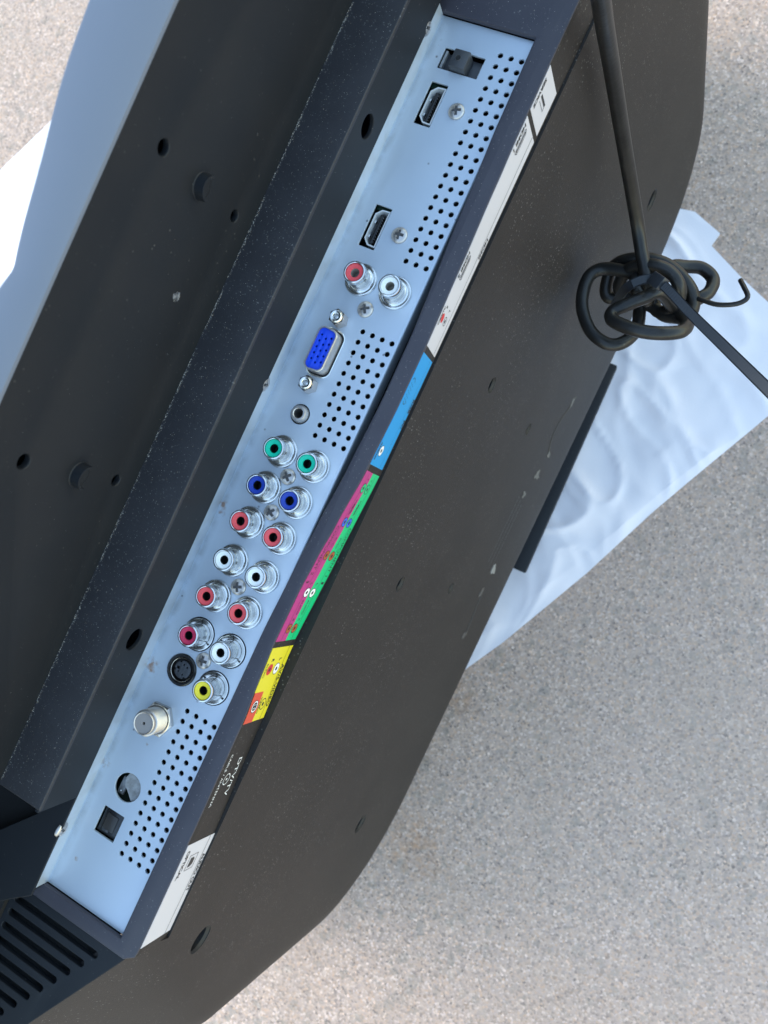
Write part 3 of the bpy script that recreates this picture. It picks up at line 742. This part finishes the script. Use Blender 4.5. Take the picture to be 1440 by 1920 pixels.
# what shows through the open round hole: a tin shield with a bent edge and the circuit board behind
pl = [(123.6, 2.0), (127.5, .7), (130.2, 1.4), (132.6, 4.2), (134.4, 6.0), (136.5, 9.8), (123.6, 9.8)]
n_ = len(pl); vs = [(x, y, -1.25 - .05 * k) for k, (x, y) in enumerate(pl)] + [(x, y, -3.0) for x, y in pl]
fs = [tuple(range(n_))] + [(k, k + n_, (k + 1) % n_ + n_, (k + 1) % n_) for k in range(n_)]
shd = mesh_from('inner_shield', vs, fs, M['shield'], tv)
bm = bmesh.new(); box(bm, 122, -4, -8.2, 139, 11, -7.4); bm_obj('circuit_board', bm, M['pcb'], tv)
bm = bmesh.new(); box(bm, 128.6, -1.5, -5, 135.4, 1.2, -3.6, .3); bm_obj('solder_tab', bm, M['shield'], tv, 30)
bm = bmesh.new(); bmesh.ops.create_uvsphere(bm, u_segments=12, v_segments=8, radius=.55); bm_obj('solder_bead', bm, M['chrome'], tv, 60, (134.0, -.1, -3.4))

# ------------------------------------------------------------------ stickers with their print, laid on the label ledge
def on_face(poly, off, step=2.0, d=.03):
    """grid of a sticker outline given as (x_left(t), x_right(t)) over t"""
    (xa0, xb0, t0), (xa1, xb1, t1) = poly
    nx = max(2, int((max(xb0, xb1) - min(xa0, xa1)) / step)); nt_ = 5; vs, fs = [], []
    for j in range(nt_ + 1):
        k = j / nt_; xa = xa0 + (xa1 - xa0) * k; xb = xb0 + (xb1 - xb0) * k; t = t0 + (t1 - t0) * k
        for i in range(nx + 1): vs.append(face_pt(xa + (xb - xa) * i / nx, t, off))
    for j in range(nt_):
        for i in range(nx): a = j * (nx + 1) + i; fs.append((a, a + 1, a + nx + 2, a + nx + 1))
    m_ = len(vs)
    vs += [(v[0], v[1] - off * .9, v[2]) for v in vs]
    edge = list(range(nx + 1)) + [j * (nx + 1) + nx for j in range(1, nt_ + 1)] + [nt_ * (nx + 1) + i for i in range(nx - 1, -1, -1)] + [j * (nx + 1) for j in range(nt_ - 1, 0, -1)]
    for a, c in zip(edge, edge[1:] + edge[:1]): fs.append((a, c, c + m_, a + m_))
    return vs, fs
def sticker(name, poly, material, off=.14, parent=tv, **p):
    vs, fs = on_face(poly, off); return mesh_from(name, vs, fs, material, parent, None, **p)

def text(body, x0, x1, t, h, material, parent, off=.20, bold=.04):
    cu = bpy.data.curves.new('txt', 'FONT'); cu.body = body; cu.size = 1; cu.offset = bold; cu.resolution_u = 3
    o = bpy.data.objects.new('txt', cu); COL.objects.link(o)
    dg = bpy.context.evaluated_depsgraph_get(); dg.update()
    me = bpy.data.meshes.new_from_object(o.evaluated_get(dg)); bpy.data.objects.remove(o); bpy.data.curves.remove(cu)
    xa = min(v.co.x for v in me.vertices); xb = max(v.co.x for v in me.vertices); ya = min(v.co.y for v in me.vertices); yb = max(v.co.y for v in me.vertices)
    vs = [face_pt(x0 + (v.co.x - xa) / (xb - xa) * (x1 - x0), t + (v.co.y - ya) / (yb - ya) * h, off) for v in me.vertices]
    fs = [tuple(p.vertices) for p in me.polygons]; bpy.data.meshes.remove(me)
    return mesh_from('lettering', vs, fs, material, parent)

def disc(cx_, ct, r0, r1, material, parent, off=.20, n=28, name='printed_ring'):
    vs, fs = [], []
    for k in range(n):
        t = 2 * math.pi * k / n
        vs.append(face_pt(cx_ + r0 * math.cos(t), ct + r0 * math.sin(t), off)); vs.append(face_pt(cx_ + r1 * math.cos(t), ct + r1 * math.sin(t), off))
    for k in range(n):
        a, c = 2 * k, 2 * ((k + 1) % n)
        fs.append((a, a + 1, c + 1, c))
    if r0 < 1e-4: fs = [tuple(2 * k + 1 for k in range(n))]
    return mesh_from(name, vs, fs, material, parent)

def stroke(pts, w, material, parent, off=.20, name='printed_line', closed=False):
    P = [Vector(p) for p in pts]; vs, fs = [], []; n = len(P)
    # subdivide long runs so that they follow the bowed ledge
    Q = []
    segs = list(zip(P, P[1:] + P[:1])) if closed else list(zip(P, P[1:]))
    for a, c in segs:
        m_ = max(1, int((c - a).length / 4)); d = (c - a).normalized(); nn = Vector((-d.y, d.x)) * w / 2
        for k in range(m_):
            p, q = a.lerp(c, k / m_), a.lerp(c, (k + 1) / m_); b0 = len(vs)
            ex = d * w / 2
            p = p - ex if k == 0 else p; q = q + ex if k == m_ - 1 else q
            for u in (p + nn, q + nn, q - nn, p - nn): vs.append(face_pt(u.x, u.y, off))
            fs.append((b0, b0 + 1, b0 + 2, b0 + 3))
    return mesh_from(name, vs, fs, material, parent)

INK = M['ink']
s = sticker('service_sticker', ((-165.6, -149.2, .3), (-165.4, -148.8, 17)), M['white_label'])
text('SERVICE', -161.7, -150.9, 1.2, 1.9, INK, s)
stroke([(-157.4, 5.2), (-157.4, 11.2), (-154.8, 11.2)], .25, INK, s)
stroke([(-156.9, 5.0), (-156.9, 10.4)], 1.1, INK, s)
stroke([(-155.0, 5.0), (-155.0, 11.2)], .25, INK, s)
s = sticker('hdmi_sticker', ((-146.8, -61.4, .3), (-146.4, -61.2, 17)), M['white_label'])
stroke([(-146.0, 13.2), (-61.6, 13.8)], .28, INK, s)
for (a, c, num) in ((-144.7, -134.5, '1'), (-97.1, -87.2, '2')):
    text('HDMI ' + num, a, c, 1.0, 2.0, INK, s)
    stroke([(a + .6, 4.0), (c - .4, 4.0), (c - .4, 4.9), (c - 1.2, 6.0), (a + 1.4, 6.0), (a + .6, 4.9)], .3, INK, s, closed=True)
    stroke([(a + 1.6, 4.9), (c - 1.4, 4.9)], .75, INK, s)
text('HDMI', -107.5, -99.7, 14.2, 1.9, INK, s, bold=.04)
text('AUDIO', -76.6, -69.6, 1.1, 1.5, INK, s)
text('R', -77.4, -76.3, 3.3, 1.7, INK, s); text('L', -77.4, -76.4, 8.3, 1.7, INK, s)
disc(-72.9, 4.2, 0, 1.75, M['red_ink'], s); disc(-73.0, 8.9, 1.45, 1.75, INK, s); disc(-73.0, 8.9, 0, .7, INK, s)
s = sticker('computer_sticker', ((-58.8, -15.8, .3), (-59.2, -15.7, 17)), M['blue_label'])
stroke([(-58.6, 13.2), (-16.0, 13.0)], .12, INK, s)
arc = [(-48.6, 6.2), (-49.6, 5.0), (-49.8, 3.4), (-49.0, 2.0)]; stroke(arc, .28, INK, s); stroke([(-41.0, 6.6), (-40.0, 5.4), (-39.9, 3.8), (-40.6, 2.4)], .28, INK, s)
for j in range(3):
    for k in range(5): disc(-47.6 + 1.45 * k + .3 * j, 2.4 + 1.5 * j, 0, .26, INK, s, n=8, name='printed_dot')
text('RGB', -43.9, -38.3, 14.6, 2.1, INK, s); text('PC', -35.6, -32.2, 14.6, 2.1, INK, s)
text('AUDIO', -24.8, -17.8, 1.0, 1.5, INK, s)
disc(-21.7, 5.2, .75, 1.9, M['white_ink'], s); disc(-21.7, 5.2, 0, .75, INK, s, .21); disc(-21.7, 5.2, 1.9, 2.1, INK, s)
s = sticker('component_sticker', ((-13.4, 55.3, .3), (-13.2, 55.2, 8.4)), M['magenta_label'])
s2 = sticker('component_sticker', ((-13.2, 55.2, 8.45), (-13.2, 55.0, 17.2)), M['green_label'])
stroke([(-13.0, 4.4), (55, 4.4)], .12, INK, s); stroke([(-13.0, 13.2), (55, 13.2)], .12, INK, s2)
for x, col, tag_ in ((-7.0, 'green_label', 'Y'), (6.8, 'blue_ink', 'Pb/Cb'), (20.4, 'brown_ink', 'Pr/Cr'), (35.6, 'white_ink', 'L'), (50.2, 'brown_ink', 'R')):
    for (st, tc) in ((s, 6.2), (s2, 11.0)):
        disc(x, tc, .7, 1.75, M[col], st); disc(x, tc, 0, .7, INK, st, .21); disc(x, tc, 1.75, 1.98, INK, st, .205)
        w_ = 1.0 if len(tag_) == 1 else 4.4
        text(tag_, x - 3.9 - w_ + (.9 if len(tag_) == 1 else 1.0), x - 3.0, tc - .6, 1.4, INK, st, bold=0)
text('COMPONENT 2', 8.6, 28.6, 1.4, 1.9, INK, s, bold=.0); text('2', 31.0, 32.0, 1.4, 1.9, INK, s)
text('COMPONENT 1', 8.6, 28.6, 14.2, 2.0, INK, s2, bold=.0); text('1', 31.0, 31.9, 14.2, 2.0, INK, s2)
text('AUDIO', 38.5, 44.5, 6.0, 1.2, INK, s, bold=0); text('AUDIO', 38.5, 44.5, 10.6, 1.2, INK, s2, bold=0)
text('VIDEO', -2.5, 3.0, 6.0, 1.2, INK, s, bold=0); text('VIDEO', -2.5, 3.0, 10.6, 1.2, INK, s2, bold=0)
s = sticker('av_sticker', ((57.8, 87.0, .3), (57.7, 87.3, 18.4)), M['yellow_label'])
q = sticker('orange_corner', ((75.0, 87.0, .3), (75.2, 87.2, 7.8)), M['orange_label'], .19, s)
stroke([(57.9, 15.0), (75.5, 14.8), (87.2, 14.6)], .18, INK, s, .21)
text('AV/S-VIDEO', 65.0, 82.3, 15.3, 2.4, INK, s, .22, .02)
text('L', 62.2, 63.2, 10.4, 1.9, INK, s); text('R', 62.2, 63.4, 3.9, 1.9, INK, s); text('AUDIO', 63.6, 69.4, .9, 1.5, INK, s, bold=0)
disc(66.5, 11.0, .8, 2.1, M['white_ink'], s); disc(66.5, 11.0, 2.1, 2.35, INK, s); disc(66.5, 11.0, 0, .8, INK, s, .21)
disc(66.4, 5.0, .8, 2.2, M['red_ink'], s); disc(66.4, 5.0, 0, .8, INK, s, .21)
disc(80.6, 11.6, 2.0, 2.3, INK, s); disc(80.6, 11.6, 0, .8, INK, s)
text('VIDEO', 77.4, 84.0, 7.9, 1.4, INK, s, .24, 0)
disc(80.6, 4.3, 1.7, 2.2, M['white_ink'], s, .25); disc(80.6, 4.3, 2.2, 2.45, INK, s, .25); disc(80.6, 4.3, 0, 1.7, INK, s, .245)
for a in (40, 140, 220, 320): disc(80.6 + .9 * math.cos(math.radians(a)), 4.3 + .9 * math.sin(math.radians(a)), 0, .28, M['white_ink'], s, .26, 8, 'printed_dot')
t_ = text('DTV/TV', 102.6, 118.2, 11.8, 2.5, M['white_ink'], tv, .12, 0)
text('CABLE / ANTENNA', 99.5, 120.6, 2.9, 1.5, M['white_ink'], tv, .12, -.005)
disc(110.3, 8.0, 2.0, 2.3, M['white_ink'], tv, .12); disc(110.3, 8.0, 0, .5, M['white_ink'], tv, .12)
s = sticker('audio_out_sticker', ((135.0, 176.6, .3), (135.2, 176.6, 19.0)), M['white_label'])
stroke([(135.3, 15.8), (176.4, 15.3)], .28, INK, s)
text('OPTICAL', 138.0, 150.0, 2.4, 2.0, INK, s); text('AUDIO OUT', 143.0, 159.3, 16.3, 2.3, INK, s, bold=.04)
stroke([(141.0, 6.4), (147.2, 6.4), (147.2, 11.8), (141.0, 11.8)], .25, INK, s, closed=True)
vs = [face_pt(x, t, .2) for x, t in ((142.2, 7.6), (146.2, 7.6), (146.2, 9.6), (145.2, 10.6), (143.2, 10.6), (142.2, 9.6))]
mesh_from('printed_icon', vs, [tuple(range(6))], INK, s)

# ------------------------------------------------------------------ sticker residue and moulded text low on the back panel
def patch(x, z, w, h, material, name, thick=.25, n=13, seed=0, rot=0):
    rnd = random.Random(seed); vs = []
    for k in range(n):
        t = 2 * math.pi * k / n; r = .35 + .75 * rnd.random()
        a, b_ = w / 2 * r * math.cos(t), h / 2 * r * math.sin(t); px = x + a * math.cos(rot) - b_ * math.sin(rot); pz = z + a * math.sin(rot) + b_ * math.cos(rot)
        vs.append((px, y_panel(px, pz) + thick, pz))
    vs += [(v[0], v[1] - thick - .05, v[2]) for v in vs]
    fs = [tuple(range(n))] + [(k, (k + 1) % n, n + (k + 1) % n, n + k) for k in range(n)]
    return mesh_from(name, vs, fs, material, tv)
for i, (x, z, w, h, rot) in enumerate(((11.1, -262, 8, 16, .3), (-55.8, -260, 8, 18, 0), (-40.3, -249, 5, 12, 0), (-107.9, -262, 12, 7, .4), (-70.3, -264, 5, 16, 0), (58.6, -268, 7, 10, 0), (27.5, -258, 8, 12, 0))):
    patch(x, z, w, h, M['residue'] if i in (1, 2, 3, 4) else M['white_label'] if i == 9 else mat('pale residue', (.20, .20, .20), .7) if i == 0 else mat('dark residue', (.06, .055, .055), .7), 'sticker_residue', seed=i, rot=rot)
bm = bmesh.new()
rnd = random.Random(5)
for row, zz_ in enumerate((-238, -246, -254)):
    x = -38.0 + row * 2
    while x < 8 + row * 3:
        w_ = rnd.uniform(.8, 2.4)
        y = y_panel(x, zz_); y2 = y_panel(x, zz_ - 2.2)
        bm.faces.new([bm.verts.new(p) for p in ((x, y + .06, zz_), (x + w_, y + .06, zz_), (x + w_, y2 + .06, zz_ - 2.2), (x, y2 + .06, zz_ - 2.2))])
        x += w_ + rnd.uniform(.35, .9)
bm_obj('faint_print', bm, M['ink'], tv, kind='stuff')
bm = bmesh.new()
for (pts) in ([(-107, -262), (-100, -258), (-92, -252), (-84, -250), (-77, -255), (-71, -262)], [(26, -262), (36, -263), (44, -266), (52, -268), (60, -270)]):
    P = spline([(x, y_panel(x, z) + .1, z) for x, z in pts], 6); sweep(bm, P, [(.35, 0), (0, .35), (-.35, 0), (0, -.35)])
bm_obj('sticker_edge', bm, mat('dirty adhesive', (.07, .062, .055), .7), tv, 40)

# ------------------------------------------------------------------ lint and dust (uncountable): tiny flakes lying on the plastic
bm = bmesh.new(); rnd = random.Random(11)
def flake(p, u, v, n_, l, w):
    a = rnd.uniform(0, math.pi); d = u * math.cos(a) + v * math.sin(a); e = n_.cross(d)
    q = [p + d * l / 2, p + e * w / 2 + n_ * w * .5, p - d * l / 2, p - e * w / 2]
    V = [bm.verts.new(x + n_ * .03) for x in q]; top = bm.verts.new(p + n_ * (w * .6 + .04))
    for k in range(4): bm.faces.new((V[k], V[(k + 1) % 4], top))
X_, Y_, Z_ = Vector((1, 0, 0)), Vector((0, 1, 0)), Vector((0, 0, 1))
for _ in range(2600):     # along the seam of the ledge
    x = rnd.uniform(-230, 136)
    if noise.noise(Vector((x * .09, 3.1, 0))) + rnd.uniform(-.55, .6) < .0: continue
    flake(Vector((x, -26.8 + abs(rnd.gauss(0, .32)), 31.25)), X_, Y_, Z_, rnd.uniform(.15, .8), rnd.uniform(.05, .14))
for _ in range(1700):     # on the ledge
    flake(Vector((rnd.uniform(-230, 136), rnd.uniform(-26.5, -9.2), 31.22)), X_, Y_, Z_, rnd.uniform(.06, .30), rnd.uniform(.04, .13))
for _ in range(260): flake(Vector((rnd.uniform(-230, 134), -26.98, rnd.uniform(33, 100))), X_, Z_, Y_, rnd.uniform(.06, .3), rnd.uniform(.04, .09))
for _ in range(90): flake(Vector((rnd.uniform(-165, 136), -8.78, rnd.uniform(11, 30))), X_, Z_, Y_, rnd.uniform(.06, .4), rnd.uniform(.05, .12))
for _ in range(750):
    x = rnd.uniform(-220, 230); z = rnd.uniform(-210, -20)
    if z > y_panel(x, z) * 0 - 18 - max(0, x - 180): pass
    y = y_panel(x, z); flake(Vector((x, y + .01, z)), X_, Z_, Y_, rnd.uniform(.08, .4), rnd.uniform(.05, .13))
for _ in range(260):
    x = rnd.uniform(-205, 178); k = rnd.random(); yi = interp(x, YIX, YIV) + .8; yo = y_out(x) - .8
    flake(Vector((x, yi + (yo - yi) * k, ZT + .02)), X_, Y_, Z_, rnd.uniform(.06, .5), rnd.uniform(.05, .13))
for _ in range(160): flake(Vector((rnd.uniform(-205, -174), rnd.uniform(-7, 33), ZT + .02)), X_, Y_, Z_, rnd.uniform(.08, .5), rnd.uniform(.05, .14))
for _ in range(150): flake(Vector((rnd.uniform(-171, 176), rnd.uniform(-8.6, -6.0), .02)), X_, Y_, Z_, rnd.uniform(.05, .45), rnd.uniform(.05, .14))
bm_obj('dust', bm, M['dust'], tv, kind='stuff')

# ------------------------------------------------------------------ power cord: hangs down past the back, tied in a knot of loops
def ring_sec(r, n=14): return [(r * math.cos(2 * math.pi * k / n), r * math.sin(2 * math.pi * k / n)) for k in range(n)]
CORD = [(-255, 20, 4), (-235, 34, 40), (-190, 47, 92), (-171.5, 48.8, 70), (-182.7, 45.6, 15.0), (-190.5, 45.4, -32.0), (-187.5, 52.6, -82.0), (-175.6, 64.4, -118.0), (-164.5, 72.7, -130.0), (-153.0, 80.9, -136.0), (-147.0, 84.5, -142)]
L1 = [(-148.5, 77.6, -137.0), (-155.3, 73.7, -138.9), (-155.6, 65.2, -140.5), (-153.6, 56.7, -142.2), (-147.7, 52.8, -142.0), (-138.2, 54.0, -141.6), (-129.9, 58.3, -141.0), (-122.1, 66.5, -140.0), (-119.6, 76.1, -140.0), (-123.2, 82.0, -142.0), (-131.4, 84.8, -146.7), (-140.5, 83.1, -150.1), (-149.3, 77.7, -153.0)]
L2 = [(-145.8, 64.0, -155.0), (-155.1, 60.2, -151.7), (-160.5, 62.1, -147.3), (-163.2, 68.3, -142.0), (-165.6, 76.4, -140.7), (-165.7, 85.5, -140.0), (-162.1, 95.2, -140.0), (-158.0, 102.2, -143.3), (-152.3, 105.3, -148.3), (-147.9, 102.9, -155.0)]
L2b = [(-149.0, 69.3, -150.0), (-156.0, 68.8, -140.6), (-159.2, 74.5, -135.0), (-160.7, 80.9, -132.6), (-160.3, 88.1, -132.0), (-157.2, 94.5, -133.2), (-153.2, 97.6, -138.5), (-147.5, 96.7, -143.8), (-146.7, 89.1, -150.0)]
L3 = [(-147.9, 90.1, -128.0), (-142.0, 83.8, -125.0), (-134.9, 77.2, -123.5), (-130.3, 73.6, -123.5), (-126.4, 75.4, -121.7), (-124.9, 82.7, -119.3), (-125.3, 91.2, -118.0), (-127.9, 99.5, -118.6), (-132.7, 106.2, -122.7), (-139.0, 107.0, -130.0), (-144.3, 102.5, -141.7), (-144.5, 94.6, -147.1), (-147.5, 86.0, -150.0)]
L4 = [(-160.0, 82.0, -148.0), (-169.3, 87.2, -150.0), (-172.8, 93.3, -153.3), (-175.2, 100.6, -155.0), (-172.0, 107.6, -155.0), (-164.4, 108.8, -151.7), (-158.6, 105.7, -149.3), (-150, 99.6, -148.0)]
full = []
for part in (CORD, L1, L2, L3, L2b, L4): full += part
bm = bmesh.new()
sweep(bm, spline(full, 10), ring_sec(3.25))
tie0 = Vector((-147.5, 89.0, -118))
bm_obj('power_cord', bm, M['cord'], None, 60, label='thick black power cord hanging past the television and coiled into a knot of loops', category='power cord')
# the cable tie round the knot: ridged strap, square head, its long tail running out to the right
TIE = [(-140.5, 70, -146), (-144.5, 74.0, -128.0), (-148.5, 82.0, -118.0), (-147.0, 90.6, -114.0), (-133.4, 107.6, -95.0), (-118.2, 125.3, -70.0), (-98.6, 146.2, -35.0), (-86.3, 157.5, -10.0)]
P = spline(TIE, 14); bm = bmesh.new()
viewn = (Vector((-14.6, 126.8, 279.4)) - Vector((-125, 118, -80))).normalized()
sweep(bm, P, [(.6, 2.2), (.6, -2.2), (-.6, -2.2), (-.6, 2.2)], up=viewn)
tie = bm_obj('cable_tie', bm, M['nylon'], None, None, label='dark ridged nylon cable tie fastened round the cord knot with a long straight tail', category='cable tie')
bm = bmesh.new(); acc = 0
for a, c in zip(P[20:], P[21:]):
    d = (c - a); L_ = d.length; t = d.normalized(); nn = (viewn - t * viewn.dot(t)).normalized(); bb = t.cross(nn); k = 0.0
    while k < L_:
        p = a + t * k + nn * .6
        q = [p + bb * 1.7 - t * .3, p - bb * 1.7 - t * .3, p - bb * 1.7 + t * .3, p + bb * 1.7 + t * .3]
        up_ = [x + nn * .5 for x in (q[0], q[1])]
        V = [bm.verts.new(x) for x in q + up_]
        bm.faces.new((V[4], V[5], V[2], V[3])); bm.faces.new((V[0], V[1], V[5], V[4]))
        k += 1.5
bm_obj('ridges', bm, M['nylon'], tie, kind='stuff')
bm = bmesh.new(); box(bm, -4, -3.1, -2.2, 4, 3.1, 2.2, .5)
hd = (P[44] - P[36]).normalized(); nn = (viewn - hd * viewn.dot(hd)).normalized(); bb = hd.cross(nn)
bmesh.ops.transform(bm, matrix=Matrix((hd, bb, nn)).transposed().to_4x4(), verts=bm.verts)
bm_obj('tie_head', bm, M['nylon'], tie, 30, tuple(Vector((-148.2, 87.6, -115.0))))
WIRE = [(-150, 92, -146), (-156.5, 101.7, -145.0), (-156.1, 107.0, -142.1), (-155.5, 114.9, -139.3), (-157.4, 122.3, -136.4), (-160.3, 125.9, -135.0), (-163.0, 126.0, -135.0), (-166.8, 122.9, -137.1), (-170.4, 120.0, -140.0)]
bm = bmesh.new(); sweep(bm, spline(WIRE, 8), ring_sec(1.2, 10))
bm_obj('wire_tie', bm, M['cord'], None, 60, label='thin black wire end curling out from the right side of the cord knot', category='wire')

# ------------------------------------------------------------------ white cloth under the television
def poly_at(pts, t):
    P = [Vector(p) for p in pts]; Ls = [(b_ - a).length for a, b_ in zip(P, P[1:])]; s_ = t * sum(Ls)
    for a, b_, l in zip(P, P[1:], Ls):
        if s_ <= l or b_ is P[-1]: return a.lerp(b_, min(s_ / l, 1))
        s_ -= l
top = [(-238, -519), (-262, -350), (-280, -150), (-305, 62)]
right = [(-305, 62), (-295, 87), (-284, 85), (-268, 116), (-257, 142), (-236, 168), (-212, 182), (-177, 177)]
bot = [(215, -742), (230, -500), (225, -250), (190, -60), (107, 50), (66.5, 71.5), (-11.9, 106.9), (-75.1, 131.3), (-112.1, 147.6), (-177, 177)]
leftp = [(-238, -519), (-181.3, -550.2), (-125.8, -578.7), (0, -630), (215, -742)]
NU, NV = 260, 150; vs, fs = [], []
c00, c10, c01, c11 = Vector(top[0]), Vector(top[-1]), Vector(bot[0]), Vector(bot[-1])
tops = [poly_at(top, i / NU) for i in range(NU + 1)]; bots = [poly_at(bot, i / NU) for i in range(NU + 1)]
lefts = [poly_at(leftp, j / NV) for j in range(NV + 1)]; rights = [poly_at(right, j / NV) for j in range(NV + 1)]
def ridged(v): return 1 - abs(noise.noise(v)) * 2.6
for i in range(NU + 1):
    u = i / NU
    for j in range(NV + 1):
        w = j / NV
        p = tops[i] * (1 - w) + bots[i] * w + lefts[j] * (1 - u) + rights[j] * u - (c00 * (1 - u) * (1 - w) + c10 * u * (1 - w) + c01 * (1 - u) * w + c11 * u * w)
        # wrinkles run mostly along one diagonal
        a = Vector((p.x * .75 + p.y * .66, -p.x * .66 + p.y * .75))
        wv = Vector((a.x * .006, a.y * .018, 1.7)); wob = noise.noise_vector(Vector((p.x * .012, p.y * .012, 4))) * .8
        big = noise.noise(Vector((p.x * .008, p.y * .008, 21))); mk = min(max(.35 + 1.6 * big, .1), 1)
        h = 3.4 * mk * (max(ridged(wv + wob), 0) ** 3) + 1.6 * (max(ridged(Vector((a.x * .007 + a.y * .012, a.y * .020 - a.x * .006, 9)) + wob), 0) ** 4) + 2.6 * noise.noise(Vector((p.x * .018, p.y * .018, 2))) + 1.5 * (max(ridged(Vector((a.x * .010, a.y * .040, 33)) + wob * .7), 0) ** 2) * (.4 + .6 * max(noise.noise(Vector((p.x * .01, p.y * .01, 50))) + .5, 0)) + .45 * noise.noise(Vector((p.x * .07, p.y * .07, 7)))
        edge = min(u, 1 - u, w * .8, (1 - w) * .8) * 14; h *= min(1, .25 + edge)
        dt = max(abs(p.x - XC) - 390, 0) + max(-p.y - 75, p.y + 40, 0); h *= .15 + .85 * min(1, dt / 70)   # pressed flat under the set
        vs.append((p.x, p.y, gz + 2.0 + max(h, -.6)))
for i in range(NU):
    for j in range(NV): a = i * (NV + 1) + j; fs.append((a, a + NV + 1, a + NV + 2, a + 1))
m_ = len(vs); vs2 = [(x, y, z - 1.1) for x, y, z in vs]
edge = [i * (NV + 1) for i in range(NU + 1)] + [NU * (NV + 1) + j for j in range(1, NV + 1)] + [i * (NV + 1) + NV for i in range(NU - 1, -1, -1)] + [j for j in range(NV - 1, 0, -1)]
idx = {e_: m_ + k for k, e_ in enumerate(edge)}
vs += [vs2[e_] for e_ in edge]
for a, c in zip(edge, edge[1:] + edge[:1]): fs.append((a, c, idx[c], idx[a]))
mesh_from('cloth', vs, fs, M['cloth'], None, 70, label='wrinkled white cloth spread on the concrete under the television', category='cloth')
